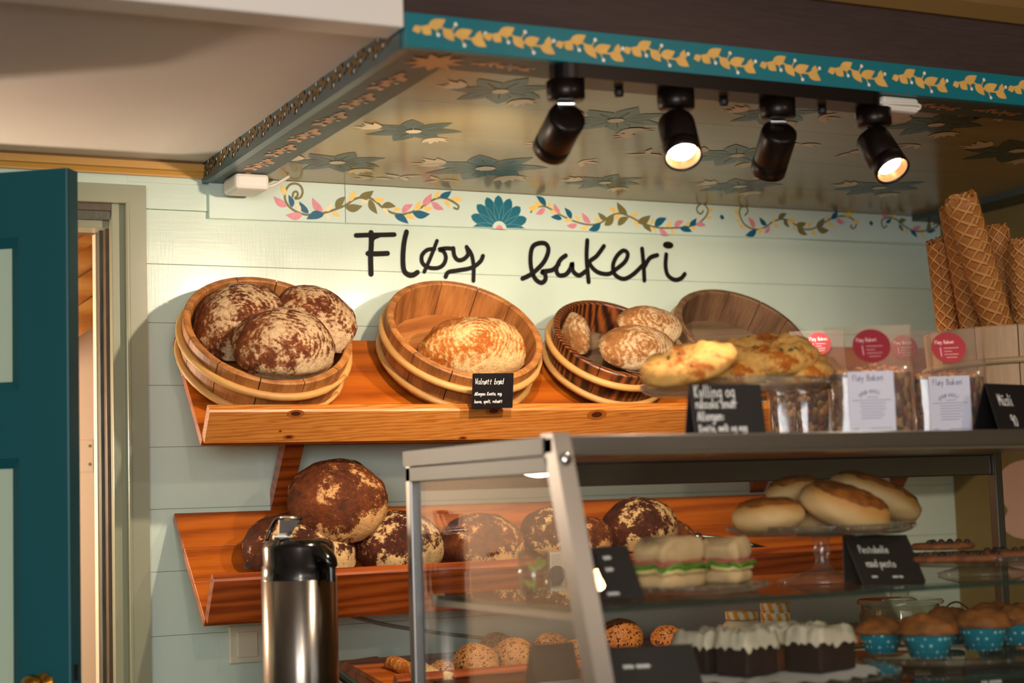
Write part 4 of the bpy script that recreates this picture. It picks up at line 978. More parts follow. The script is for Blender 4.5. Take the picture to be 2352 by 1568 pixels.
# counter the flask stands on
cw=root('back_counter','dark laminate counter under the steel coffee flask','counter',(1.3,3.2,0))
MB().box((.55,2.95,.925),(CX0-.02,3.40,.955),0,bev=.004).build('worktop',M['counter'],cw)
MB().box((.60,3.0,0),(CX0-.04,3.38,.925),0,bev=.003).build('cabinet',M['counter'],cw)

# ------------------------------------------------------------------ steel airpot
ap=root('coffee_flask','brushed steel pump flask with black lid standing before the shelves','flask',(1.055,3.15,.955))
P0=V((1.053,3.15,.955)); R0=.0735
zl_=W(644,1332,3.15).z-.955
MB().lathe([(0,0),(R0-.003,0),(R0,.006),(R0,zl_),(0,zl_)],64,0,Matrix.Translation(P0)).build('body',M['steel_flask'],ap)
zt=W(644,1240,3.15).z-.955; hl=zt-zl_
tag(MB().lathe([(R0,zl_),(R0-.001,zl_+.004),(R0-.002,zl_+hl*.35),(R0-.0045,zl_+hl*.38),(R0-.0035,zl_+hl*.80),(R0-.010,zl_+hl*.96),(R0-.03,zl_+hl*1.03),(0,zl_+hl*1.05)],64,0,Matrix.Translation(P0)).build('lid',M['black'],ap),'black lid with pump')
# spout housing and lever turned towards the case
sd=(RT*.72-V((FW.x,FW.y,0))*.62).normalized(); sx=V((0,0,1)).cross(sd)
Ms=frame(P0+V((0,0,zl_)),sd,sx,V((0,0,1)))
mb=MB()
prof=[(.02,.030,hl*.42,hl*1.02),(.055,.028,hl*.40,hl*1.0),(.075,.022,hl*.45,hl*.86),(.092,.015,hl*.38,hl*.66),(.098,.011,hl*.30,hl*.52)]
vs=[];fs=[]
for x,hw,za,zc in prof:
    for k in range(12):
        a=2*PI*k/12; vs.append(Ms@V((x,hw*math.cos(a),(za+zc)/2+(zc-za)/2*math.sin(a))))
for i in range(len(prof)-1):
    for k in range(12): fs.append((i*12+k,i*12+(k+1)%12,(i+1)*12+(k+1)%12,(i+1)*12+k))
fs+= [tuple(range(12))[::-1],tuple(48+k for k in range(12))]
mb.add(vs,fs,0,True); mb.build('spout_housing',M['black'],ap)
MB().cyl(Ms@V((.090,0,hl*.42)),Ms@V((.091,0,-hl*.02)),.0085,18).build('spout',M['black'],ap)
q=[Ms@V(p) for p in ((-.058,-.050,hl*.98),(-.050,-.047,hl*1.30),(-.028,-.036,hl*1.62),(.0,-.012,hl*1.72),(.03,.02,hl*1.72),(.040,.032,hl*1.68))]
q=[W(x,y,Y) for x,y,Y in ((612,1240,3.20),(622,1215,3.20),(634,1194,3.19),(650,1188,3.17),(672,1188,3.12),(690,1190,3.09))]
MB().tube(curve_pts(q,5),.0042,8).build('carry_handle',M['black'],ap)
a=W(628,1240,3.13);b=W(688,1192,3.12)
MB().prism([W(640,1238,3.12),W(664,1236,3.12),W(690,1192,3.11),W(642,1194,3.11)],V((0,.006,0))).build('pump_lever',M['chrome'],ap)
MB().cyl(W(628,1233,3.115),W(664,1233,3.115),.005,14).build('lever_pin',M['chrome'],ap)
MB().disc(W(570,1296,3.085),.005,(0,-1,0),0,12).cyl(W(568,1300,3.12)+V((-.003,0,0)),W(568,1300,3.10)+V((-.003,0,0)),.0045,12).build('lid_button',M['black_matt'],ap)
# ------------------------------------------------------------------ pressed-glass cake stands and plates
def plate(c,R,zplate,zbase,label,name='cake_stand',cat='cake stand',rim=.012,foot=True,wave=0,mat='plate_glass'):
    c=V((c.x,c.y,zbase)); r=root(name,label,cat,c); Mc=Matrix.Translation(c); h=zplate-zbase
    pr=[(0,h),(R*.86,h),(R*.97,h+rim*.6),(R,h+rim),(R*.995,h+rim-.003),(R*.96,h-.001),(R*.86,h-.007),(0,h-.007)]
    mb=MB().lathe(pr,64,0,Mc)
    for k in range(36):
        a=2*PI*k/36; p=c+V((R*.985*math.cos(a),R*.985*math.sin(a),h+rim*.5)); mb.lathe([(0,-.005),(.0045,0),(0,.005)],6,0,Matrix.Translation(p))
    mb.build('plate',M[mat],r)
    if foot:
        MB().lathe([(R*.48,0),(R*.50,.003),(R*.40,.009),(.022,.020),(.013,.030),(.012,h*.5),(.018,h*.62),(.012,h*.72),(.016,h-.012),(.04,h-.007)],40,0,Mc).build('foot',M[mat],r)
    return r
# stand on the case top with folded cheese swirls
c1=W(1688,892,2.56); plate(c1,.172,c1.z-.002,CT0+.0005,'pressed glass cake stand on the case top holding cheese swirls')
zp=c1.z-.002
def swirl(px,py,Y,R,th,ratio,roll,label,seed):
    c=W(px,py,Y); n=-FW*ratio+(UP*math.cos(roll)-RT*math.sin(roll))*math.sqrt(1-ratio*ratio)
    x=n.orthogonal().normalized(); y=n.cross(x); Mx=frame(c,x,y,n)
    r=root('cheese_swirl',label,'pastry',M=Mx,group='cheese swirls on the glass stand')
    mb=MB(); N=44; vs=[];fs=[]; prof=[(0,-th*.5),(.6,-th*.5),(.9,-th*.42),(1.0,-th*.1),(.99,th*.25),(.86,th*.5),(.6,th*.56),(.3,th*.5),(0,th*.55)]
    for j,(q,z) in enumerate(prof):
        for i in range(N):
            a=2*PI*i/N; e=V((math.cos(a),math.sin(a),z*9)); k=1+.05*mnoise.noise(e*2+V((seed,0,0))); dz=.012*mnoise.noise(V((q*math.cos(a)*4,q*math.sin(a)*4,seed)))*(1 if z>0 else .2)
            vs.append(Mx@V((R*q*k*math.cos(a),R*q*k*math.sin(a),z+dz+(.006*math.sin(q*14+a) if z>0 else 0))))
    for j in range(len(prof)-1):
        for i in range(N): fs.append((j*N+i,j*N+(i+1)%N,(j+1)*N+(i+1)%N,(j+1)*N+i))
    mb.add(vs,fs,0,True); mb.build('bun',M['swirl'],r)
    mb=MB()
    for k in range(9):
        a=rnd.uniform(0,6.28); q=rnd.uniform(.25,.85)*R; p=Mx@V((q*math.cos(a),q*math.sin(a),th*.56)); mb.lathe([(0,-.004),(.006,0),(0,.004)],7,0,Matrix.Translation(p)@Matrix.Scale(rnd.uniform(.6,1.1),4))
    tag(mb.build('herb_bits',M['herb'],r),'dark green herb bits',kind='stuff')
swirl(1582,838,2.48,.086,.030,.24,.27,'cheese swirl tipped up on the rim of the glass stand nearest the tubs',1)
swirl(1672,852,2.60,.085,.040,.12,.10,'flat cheese swirl at the bottom of the glass stand pile',2)
swirl(1838,848,2.56,.082,.046,.20,-.12,'cheese swirl lying low beside the front bag of muesli',3)
swirl(1772,816,2.57,.086,.042,.26,.06,'cheese swirl crowning the pile on the glass stand',4)
# card leaning on the stand
TLc=W(1583,884,2.36);TRc=W(1746,881,2.40);BLc=W(1590,1000,2.33); BLc.z=CT0+.001
BLc=WZ(1592,1000,CT0); 
tlp=W(1583,884,2.385);trp=W(1746,882,2.385);blp=W(1592,1003,2.345)
blp=V((tlp.x+.002,2.376,CT0+.001)); 
hc=(tlp-blp).length
card(tlp,trp,blp,[('Kylling og',.05,.25,.0195),('ruccola snurr',.05,.47,.0150),('Allergen:',.06,.72,.0150),('Kveite, melk og egg',.06,.94,.0115)],'black card for chicken and rocket swirls before the glass stand',back=.03,wid=.0021)

tlp=W(1086,858,3.385);trp=W(1180,857,3.385);blp=W(1084,938,3.425)
card(tlp,trp,blp,[('Valnøtt brød',.05,.30,.0135),('Allergen: Kveite, rug,',.05,.62,.0078),('havre, spelt, valnøtt',.05,.84,.0078)],'small black card for walnut bread clipped on the wide tub rim',back=None,wid=.0014)

# ------------------------------------------------------------------ muesli bags
def bag(px,Y,wd,dp,ztop,zfill,label,rot=0,stick=True,lab=True,seed=0):
    c=W(px,975,Y); c=V((c.x,Y,CT0+.0008)); Mx=Matrix.Translation(c)@Matrix.Rotation(rot,4,'Z')
    r=root('muesli_bag',label,'bag',M=Mx,group='bags of muesli on the case top'); H=ztop-CT0; F=zfill-CT0
    def shell(mb,ins,z1,top,m=0,seg=40,lift=0):
        vs=[];fs=[];lv=14
        for j in range(lv+1):
            u=j/lv; z=lift+(z1-lift)*u
            t=max(0,(u-top))/(1-top) if top<1 else 0
            D=dp/2*(1-.93*t)-ins; Wd=wd/2*(1+.03*t)-ins
            for i in range(seg):
                a=2*PI*i/seg; ca,sa=math.cos(a),math.sin(a)
                x=math.copysign(abs(ca)**.4,ca)*Wd; y=math.copysign(abs(sa)**.4,sa)*D
                k=1+.035*mnoise.noise(V((ca*2+seed,sa*2,u*5)))
                vs.append(Mx@V((x*k,y*k,z)))
        for j in range(lv):
            for i in range(seg): fs.append((j*seg+i,j*seg+(i+1)%seg,(j+1)*seg+(i+1)%seg,(j+1)*seg+i))
        mb.add(vs,fs,m,True); return vs,seg,lv
    mb=MB(); vs,seg,lv=shell(mb,.0045,F,1.0,lift=.002)
    b=len(mb.v)-seg; n=V((0,0,0)); mb.add([Mx@V((0,0,F+.010))]+[mb.v[b+i] for i in range(seg)],[(0,i+1,(i+1)%seg+1) for i in range(seg)],1,True)
    mb.build('muesli',[M['muesli'],M['muesli_top']],r)
    rr=random.Random(seed); mb=MB()
    for k in range(46):
        a=rr.uniform(0,6.28); q=rr.random()**.5*.85; s=rr.uniform(.004,.009)
        p=V((q*math.cos(a)*wd/2*.9,q*math.sin(a)*dp/2*.85,F+.004+rr.uniform(0,.010)*(1-q)))
        mb.lathe([(0,-s*.4),(s,-.0),(s*.8,s*.4),(0,s*.5)],7,0,Mx@Matrix.Translation(p)@Euler((rr.uniform(-1,1),rr.uniform(-1,1),0)).to_matrix().to_4x4())
    tag(mb.build('dried_fruit',M['muesli_top'],r),'orange dried fruit pieces on top',kind='stuff')
    mb=MB(); shell(mb,0,H,F/H+.05); mb.build('film',M['film'],r)
    yf=-dp/2-.0022
    if lab:
        lw,l0,l1=wd*.54,.004,F*1.02; off=-wd*.03
        pm=MB(); pm.box((off-lw/2,yf-.0006,l0),(off+lw/2,yf,l1),0,Mx,bev=.0002)
        lb=pm.build('paper_label',M['paper'],r); mb=MB(); ux=Mx.to_3x3()@V((1,0,0)); uz=V((0,0,1)); yy=yf-.0010
        O=lambda x,z: Mx@V((off+x,yy,z))
        write(mb,'Fløy Bakeri',O(-lw*.40,l1*.85),ux,uz,.0105,.0010,adv=4.4,xs=.88)
        write(mb,'SPRØ MÜSLI',O(0,l1*.40),ux,uz,.0058,.0009,arc=(lw*.34,PI*.5+.80))
        for k,(a,b) in enumerate(((-.1,.14),(-.42,.42),(-.25,.3),(-.25,.28),(-.24,.3),(-.26,.24),(-.22,.26),(-.24,.2))):
            z=l1*(.58-.048*k); mb.ribbon([O(lw*a,z),O(lw*(a*.3+b*.7)-.002,z),O(lw*b,z)],.0008,ux.cross(uz),0)
        for a,b in ((-.42,-.30),(-.05,.42)): mb.ribbon([O(lw*a,l1*.08),O(lw*b,l1*.08)],.0008,ux.cross(uz),0)
        mb.build('label_print',M['ink'],lb)
    if stick:
        R=wd*.225; zc=H-R*1.12; yy=-dp*.16*(1-.2)-.006
        # sits on the front of the pinched upper film
        u=(zc/H-(F/H+.05))/(1-F/H-.05); yfz=-(dp/2*(1-.93*max(0,u)))-.004
        sl=dp/2*.93/(H*(1-F/H-.05)); n=(Mx.to_3x3()@V((0,-1,sl*.9))).normalized(); cc=Mx@V((wd*.02,yfz,zc)); ux=Mx.to_3x3()@V((1,0,0)); uy=n.cross(ux)
        st=MB().disc(cc,R,n,0,36,t=ux).disc(cc-n*.0006,R,-n,0,36,t=ux).build('round_sticker',M['red_label'],r); mb=MB(); q=cc+n*.0006
        write(mb,'Fløy Bakeri',q-ux*R*.78+uy*R*.25,ux,uy,.0068,.0009,adv=4.3,xs=.9)
        for k,(a,b) in enumerate(((-.3,.55),(-.3,.15),(-.3,.5),(-.2,.4))): mb.ribbon([q+ux*R*a-uy*R*(.05+.2*k),q+ux*R*b-uy*R*(.05+.2*k)],.0008,n,0)
        mb.ribbon([q-ux*R*.5,q-ux*R*.48-uy*R*.55],.0012,n,0)
        mb.build('sticker_print',M['pink_ink'],st)
bag(2003,2.44,.150,.080,1.652,1.565,'front bag of muesli with a round red sticker beside the cheese swirls',-.52,seed=1)
bag(2180,2.50,.142,.076,1.655,1.562,'bag of muesli with a white label beside the black price card',-.50,seed=2)
bag(1815,2.74,.082,.06,1.66,1.575,'narrow muesli bag furthest back, beside the empty tub',-.45,False,False,seed=3)
bag(1885,2.70,.105,.06,1.672,1.58,'bag of muesli half hidden behind the cheese swirls and the front bag',-.45,True,False,seed=4)
bag(2080,2.66,.115,.06,1.665,1.57,'bag of muesli squeezed in behind the two front bags',-.45,True,False,seed=5)
# tent card for the muesli
tlp=W(2262,880,2.40);bz=CT0+.001; ang=.28
ux=V((math.cos(ang),math.sin(ang),0)); nb=V((ux.y,-ux.x,0)); top=tlp
w_=.135; bl=V((top.x,top.y,bz))+nb*.028-ux*.004
card(top,top+ux*w_,bl,[('Müsli',.20,.46,.022),('90',.36,.90,.021)],'black tent card reading Müsli 90 in front of the wafer tub',back=.055,wid=.0026)

# ------------------------------------------------------------------ tub of rolled wafers
ct=W(2375,970,2.73); R=.178; hh=.222
Mt=Matrix.Translation((2.485,2.715,CT0+.0005))
tb,_,_=tub(0,0,R,hh,None,(M['tub_pale'],M['tub_floor'],M['hoop_pale']),'pale knotty wooden tub of rolled wafers on the case top',n=13,taper=.012,hoops=((.18,.010),(.66,.011)),M_=Mt)
def wafer(top,bot,R0,R1,label,seed):
    top=V(top);bot=V(bot); d=(top-bot); L=d.length; d/=L
    x=d.cross(V((0,-1,0))).normalized(); y=d.cross(x); Mx=frame(bot,x,y,d)@Matrix.Rotation(seed*1.3,4,'Z'); mb=MB(); vs=[];fs=[]; N=44; turns=1.55; lv=20
    rr=random.Random(seed); edge=[rr.uniform(-.004,.005) for _ in range(N+1)]
    for j in range(lv+1):
        u=j/lv
        for i in range(N+1):
            a=2*PI*turns*i/N; q=(R1+(R0-R1)*u)*(1-.18*(i/N)); z=L*u+(edge[i] if j==lv else 0)+ .010*(i/N)
            vs.append(Mx@V((q*math.cos(a),q*math.sin(a),z)))
    for j in range(lv):
        for i in range(N): b=j*(N+1)+i; fs.append((b,b+1,b+N+2,b+N+1))
    mb.add(vs,fs,0,True); o=mb.build('rolled_wafer',M['waffle'],origin=Mx)
    sm=o.modifiers.new('thick','SOLIDIFY'); sm.thickness=.004; sm.offset=-1
    return tag(o,label,'wafer',group='rolled wafers in the pale tub')
def WF(px0,py0,Y0,px1,py1,Y1,r,label,seed):
    a=W(px0,py0,Y0);b=W(px1,py1,Y1); d=(b-a).normalized(); e=b+d*((b.z-(CT0+.07))/max(.2,-d.z)*1.0)
    wafer(a,e,r,r*.88,label,seed)
WF(2207,457,2.60,2283,715,2.645,.0355,'longest rolled wafer leaning across the others in the pale tub',1)
WF(2188,480,2.725,2228,715,2.75,.029,'shaded rolled wafer just behind the longest wafer',2)
WF(2156,560,2.785,2175,725,2.825,.029,'short rolled wafer leaning outward over the tub rim by the wall',3)
WF(2290,525,2.79,2312,715,2.80,.026,'rolled wafer with a broken top behind the longest one',4)
WF(2345,560,2.68,2352,715,2.71,.028,'dark rolled wafer upright at the picture edge',5)

# ------------------------------------------------------------------ middle glass shelf
z1=ZS1+.0008
# sandwiches
def sandwich(px,py,Y,w,dp,h,label,rot,seed):
    c=W(px,py,Y); c=V((c.x,Y,z1+.0095)); Mx=Matrix.Translation(c)@Matrix.Rotation(rot,4,'Z'); r=root('sandwich',label,'sandwich',M=Mx)
    def layer(z0,z1_,ex,mat,name,lab=None,wob=.0,dome=0):
        vs=[];fs=[];N=40;lv=6
        for j in range(lv+1):
            u=j/lv; z=z0+(z1_-z0)*u; rnd_=1-.16*abs(2*u-1)**3*(1 if name.endswith('bread') else .3)
            for i in range(N):
                a=2*PI*i/N; ca,sa=math.cos(a),math.sin(a)
                x=math.copysign(abs(ca)**.5,ca)*(w/2+ex)*rnd_; y=math.copysign(abs(sa)**.5,sa)*(dp/2+ex)*rnd_
                k=mnoise.noise(V((ca*3+seed,sa*3,z*40)))*(.003+wob); zz=z+wob*1.2*mnoise.noise(V((ca*4,sa*4,seed+z)))
                vs.append(Mx@V((x+k*ca,y+k*sa,zz+dome*u*(1-(abs(ca)**3))*.6)))
        for j in range(lv):
            for i in range(N): fs.append((j*N+i,j*N+(i+1)%N,(j+1)*N+(i+1)%N,(j+1)*N+i))
        fs.append(tuple(range(N))[::-1]); fs.append(tuple(lv*N+i for i in range(N)))
        tag(MB().add(vs,fs,0,True).build(name,M[mat],r),lab)
    layer(0,h*.36,0,'sandwich_bread','lower_bread',None,.003); layer(h*.35,h*.46,.004,'cheese','cheese','pale yellow cheese slice',.004)
    layer(h*.45,h*.56,.008,'lettuce','lettuce','ruffled green lettuce',.010); layer(h*.55,h*.62,.005,'ham','ham','pink ham edge',.006)
    layer(h*.60,h,0,'sandwich_bread','upper_bread',None,.004,.022)
sandwich(1540,1340,2.44,.122,.085,.072,'larger filled sandwich beside the brown card on the glass shelf',.35,1)
sandwich(1672,1340,2.50,.068,.075,.066,'smaller sandwich with ham and lettuce next to the cake stand foot',.5,2)
pp=W(1590,1360,2.45); plate(V((pp.x,2.46,0)),.135,z1+.0085,z1,'flat glass plate under the two sandwiches','glass_plate','plate',.006,False)
# brown card with unreadable writing next to the slanted post
tlp=W(1325,1258,2.42);trp=W(1440,1252,2.42)
blp=V((tlp.x+.004,2.375,z1))
card(tlp,trp,blp,[('~~',.45,.26,.014),('~~',.42,.48,.014),('~~~~',.30,.92,.011)],'dark card with blurred white writing beside the slanted post',back=.04,wid=.0016) 
# stand with pesto buns
cs=W(1885,1218,2.52); zst=cs.z; plate(V((cs.x,2.52,0)),.170,zst,z1,'footed glass cake stand piled with pesto buns')
def pbun(px,py,Y,ax,tilt,az,label,seed,rot=0):
    c=W(px,py,Y); n=(V((math.cos(az),math.sin(az),0))*math.sin(tilt)+V((0,0,1))*math.cos(tilt)); x=V((math.cos(rot),math.sin(rot),0))
    x=(x-n*x.dot(n)).normalized(); y=n.cross(x); Mx=frame(c,x,y,n); r=root('pesto_bun',label,'bun',M=Mx,group='pesto buns on the footed stand')
    vs=[];fs=[];N=44;lv=18
    for j in range(lv+1):
        ph=PI*j/lv-PI/2
        for i in range(N):
            a=2*PI*i/N; ca,sa,cp,sp=math.cos(a),math.sin(a),math.cos(ph),math.sin(ph)
            e=V((cp*ca,cp*sa,sp)); k=1+.05*mnoise.noise(e*2+V((seed,3,1)))
            vs.append(Mx@V((ax[0]*k*math.copysign(abs(cp)**.8,cp)*ca,ax[1]*k*math.copysign(abs(cp)**.8,cp)*sa,ax[2]*(math.copysign(abs(sp)**.85,sp)))))
    for j in range(lv):
        for i in range(N): fs.append((j*N+i,j*N+(i+1)%N,(j+1)*N+(i+1)%N,(j+1)*N+i))
    MB().add(vs,fs,0,True).build('bun_dough',M['dough'],r)
    mb=MB(); vs=[];fs=[]; K=12
    for j in range(K+1):
        q=j/K
        for i in range(N):
            a=2*PI*i/N; qq=q*(.87+.11*mnoise.noise(V((math.cos(a)*2.5,math.sin(a)*2.5,seed))))
            z=ax[2]*max(0,1-qq**2.5)**.425+.0035+.005*mnoise.noise(V((qq*math.cos(a)*5,qq*math.sin(a)*5,seed)))*(1-q*.5)-(.004 if j==K else 0)
            vs.append(Mx@V((ax[0]*qq*math.cos(a),ax[1]*qq*math.sin(a),z)))
    for j in range(K):
        for i in range(N): fs.append((j*N+i,j*N+(i+1)%N,(j+1)*N+(i+1)%N,(j+1)*N+i))
    tag(mb.add(vs,fs,0,True).build('pesto_topping',M['pesto'],r),'browned pesto topping')
pbun(1765,1186,2.50,(.066,.060,.030),.06,2,'pesto bun low on the stand nearest the sandwiches',1)
pbun(1822,1130,2.60,(.052,.050,.026),.12,2.5,'pale-sided pesto bun peeking out behind the pile',2)
pbun(1942,1166,2.46,(.088,.062,.036),.42,-1.0,'big pesto bun tilted forward at the front of the pile',3,-.25)
pbun(2010,1142,2.58,(.092,.060,.032),.40,-.25,'long pesto bun sloping down the side of the pile toward the cookies',4,-.35)
pbun(1875,1194,2.58,(.062,.056,.028),.05,0,'pesto bun half buried under the tilted front one',5)
tlp=W(1937,1226,2.44);trp=W(2082,1228,2.44);blp=V((tlp.x-.004,2.385,z1)); 
card(tlp,trp,blp,[('Pestobolle',.14,.38,.0145),('raud pesto',.16,.66,.0145),('~~~',.18,.88,.008),('~~~ ~~',.50,.88,.008)],'black tent card for pesto buns before the footed stand',back=.05,wid=.0016)
# cookie plate on a low black stand
ck=W(2255,1285,2.46); zc=ck.z
plate(V((ck.x,2.46,0)),.165,zc,z1,'low footed glass plate of chocolate chip cookies')
for i,(px,py,Y,rr_,lab) in enumerate(((2150,1278,2.42,.060,'cookie at the edge of the glass plate beside the pesto card'),(2165,1258,2.56,.062,'upper cookie with dark chips behind the pesto card'),(2235,1282,2.38,.058,'front cookie lying flat on the glass plate'),(2310,1275,2.45,.06,'cookie at the picture edge on the glass plate'))):
    c=W(px,py,Y); c.z=max(zc+.0085+(.016 if i==1 else 0),zc+.0085); r=root('cookie',lab,'cookie',c,group='chocolate chip cookies on the glass plate')
    MB().lathe([(0,-.006),(rr_*.9,-.006),(rr_,0),(rr_*.88,.006),(rr_*.4,.008),(0,.008)],36,0,Matrix.Translation(c)).build('cookie_body',M['cookie'],r)
    mb=MB(); 
    for k in range(8):
        a=k*2.4+i; q=rr_*(.25+.6*((k*37)%10)/10); mb.lathe([(0,-.003),(.007,.001),(.004,.005),(0,.006)],7,0,Matrix.Translation(c+V((q*math.cos(a),q*math.sin(a),.007))))
    tag(mb.build('chocolate_chips',M['choc_chip'],r),'dark chocolate chips',kind='stuff')
# little vase with sprig by the end glass
vz=root('glass_vase','small clear glass with a green sprig beside the wall socket','vase',W(1228,1388,2.55)); c=W(1228,1392,2.55); c.z=z1
MB().lathe([(0,.002),(.022,.002),(.026,.03),(.026,.078),(.025,.078),(.025,.03),(.021,.004),(0,.004)],28,0,Matrix.Translation(c)).build('vase_body',M['jar_glass'],vz)
MB().tube(curve_pts([c+V((0,0,.01)),c+V((.002,0,.05)),W(1238,1300,2.55)],4),.0016,6).build('stem',M['leaf_green'],vz)
mb=MB()
for (x0,y0,x1,y1) in ((1232,1305,1262,1290),(1236,1300,1240,1278),(1232,1308,1212,1292),(1226,1345,1204,1330)):
    a,b=W(x0,y0,2.55),W(x1,y1,2.548); mb.leaf(a,b,.011,V((0,-1,.2)).normalized(),0)
mb.build('leaves',M['leaf_green'],vz)
# grey socket behind the end glass, on the wall
s0=W(1262,1268,3.44); s1=W(1302,1382,3.44)
so=root('wall_socket','grey double socket with a black plug, under the lower bread shelf lip','socket',((s0.x+s1.x)/2,3.46,s1.z))
MB().box((s0.x,3.44,s1.z),(s1.x,3.462,s0.z),0,bev=.004).build('socket_plate',M['socket'],so)
MB().cyl(W(1280,1318,3.44)+V((0,.002,0)),W(1280,1318,3.415),.019,24).build('plug',M['black_matt'],so)
MB().cyl(W(1280,1362,3.44)+V((0,.001,0)),W(1280,1362,3.438),.018,24).build('socket_face',M['socket'],so)

# ------------------------------------------------------------------ lower glass shelf
z2=ZS2+.0008
# frosted chocolate cake squares on a doily-covered plate
cp=V((1.66,2.46,0)); plate(cp,.23,z2+.008,z2,'round glass plate with a paper doily under the chocolate cake','glass_plate','plate',.006,False)
mb=MB(); N=72; vs=[(cp.x,cp.y,z2+.0102)]
for i in range(N):
    a=2*PI*i/N; q=.186+.010*abs(math.sin(a*12)); vs.append((cp.x+q*math.cos(a),cp.y+q*math.sin(a),z2+.0104+.003*(i%3==0)))
mb.add(vs,[(0,i+1,(i+1)%N+1) for i in range(N)],0)
tag(mb.build('paper_doily',M['doily'],origin=(cp.x,cp.y,z2+.0100)),'white scalloped paper doily under the chocolate cake squares','doily')
def cake(px,Y,w,d_,h,label,rot,seed,cut=False):
    c=W(px,1500,Y); c=V((c.x,Y,z2+.0140)); Mx=Matrix.Translation(c)@Matrix.Rotation(rot,4,'Z'); r=root('chocolate_cake_square',label,'cake',M=Mx,group='frosted chocolate cake squares')
    MB().box((-w/2,-d_/2,0),(w/2,d_/2,h*.74),0,Mx,bev=.004).build('sponge',M['choc_cut' if cut else 'choc'],r)
    vs=[];fs=[];N=16
    for j in range(N+1):
        for i in range(N+1):
            x,y=(i/N-.5),(j/N-.5); e=max(abs(x),abs(y))*2; dr=.8*max(0,mnoise.noise(V((x*9+seed,y*9,seed)))+.25)
            z=h*.74+h*.26*(1-.30*e**6)+.011*mnoise.noise(V((x*5,y*5,seed)))+.004*mnoise.noise(V((x*14,y*14,seed)))
            if e>.99: z=h*(.74-.22*dr)-.004
            vs.append(Mx@V((x*(w+.006),y*(d_+.006),z)))
    for j in range(N):
        for i in range(N): b=j*(N+1)+i; fs.append((b,b+1,b+N+2,b+N+1))
    tag(MB().add(vs,fs,0,True).build('frosting',M['frosting'],r),'thick white frosting')
cake(1885,2.40,.100,.075,.074,'dark chocolate cake square with white frosting beside the muffins',.30,1)
cake(1772,2.47,.060,.07,.072,'chocolate cake square showing its brown cut side',.30,2,True)
cake(1715,2.43,.082,.07,.072,'front frosted chocolate square before the striped jar lids',.28,3)
cake(1628,2.52,.095,.08,.070,'frosted chocolate square beside the orange seeded buns',.25,4)
cake(1805,2.58,.11,.075,.066,'frosted chocolate square at the back under the striped lids',.30,5)
# low black chalk cards at the near edge of the lower shelf
a=W(1352,1488,2.37);b=W(1590,1478,2.37); 
card(a,b,V((a.x+.004,2.34,z2+.0005)),[('~~~ ~~~~',.28,.42,.013),('~~ ~~~',.30,.80,.011)],'wide black card with smudged writing before the chocolate squares',back=.03,wid=.0015)
a=W(1218,1480,2.52);b=W(1318,1474,2.52)
card(a,b,V((a.x+.002,2.50,z2+.0005)),[],'black-edged blank tent card beside the slanted post on the lower glass shelf',back=.05)
tlp=W(2215,1533,2.335);trp=W(2352,1527,2.335)
card(tlp,trp,V((tlp.x,2.318,.9212)),[('~~ ~~~~',.24,.24,.014)],'black card with faint writing standing under the teal-cupped muffins',back=.03,wid=.0015)
# muffins on a glass stand
def muffin(px,py,Y,label,seed,s=1.0):
    c=W(px,py,Y); c=V((c.x,Y,z2+.0165)); r=root('muffin',label,'muffin',c,group='muffins in dotted teal cups'); Mx=Matrix.Translation(c)
    rb,rt_,h=.030*s,.046*s,.046*s; vs=[];fs=[];N=48
    for z,q in ((0,rb),(h,rt_)):
        for i in range(N): a=2*PI*i/N; k=q*(1+.025*(i%2)); vs.append(Mx@V((k*math.cos(a),k*math.sin(a),z)))
    fs=[(i,(i+1)%N,N+(i+1)%N,N+i) for i in range(N)]+[tuple(range(N))[::-1]]
    tag(MB().add(vs,fs,0,True).build('paper_cup',M['cup'],r),'teal paper cup with pale dots')
    vs=[];fs=[];N=36;lv=10
    for j in range(lv+1):
        ph=PI/2*j/lv
        for i in range(N):
            a=2*PI*i/N; e=V((math.cos(ph)*math.cos(a),math.cos(ph)*math.sin(a),math.sin(ph))); k=1+.16*mnoise.noise(e*2.6+V((seed,0,2)))+.07*mnoise.noise(e*7+V((seed,0,2)))
            vs.append(Mx@V((rt_*1.13*e.x*k,rt_*1.13*e.y*k,h-.006+.034*s*e.z*k)))
    for j in range(lv):
        for i in range(N): fs.append((j*N+i,j*N+(i+1)%N,(j+1)*N+(i+1)%N,(j+1)*N+i))
    fs.append(tuple(range(N))[::-1])
    MB().add(vs,fs,0,True).build('muffin_top',M['muffin'],r)
muffin(2025,1500,2.55,'muffin in a dotted cup beside the chocolate cake',1,.9); muffin(2135,1512,2.42,'front muffin in a bright teal dotted cup',2,1.05)
muffin(2262,1505,2.46,'muffin in a teal cup casting shade on its neighbour',3,1.05); muffin(2345,1490,2.50,'muffin at the picture edge in a teal cup',4,1.0)
muffin(2180,1495,2.60,'muffin in the rear row before the glass jar',5,.95); muffin(2285,1480,2.64,'rear muffin behind the two teal cups',6,.95)
plate(V((W(2190,1520,2.50).x,2.52,0)),.215,z2+.008,z2,'wide clear glass plate under the teal-cupped muffins','glass_plate','plate',.006,False)
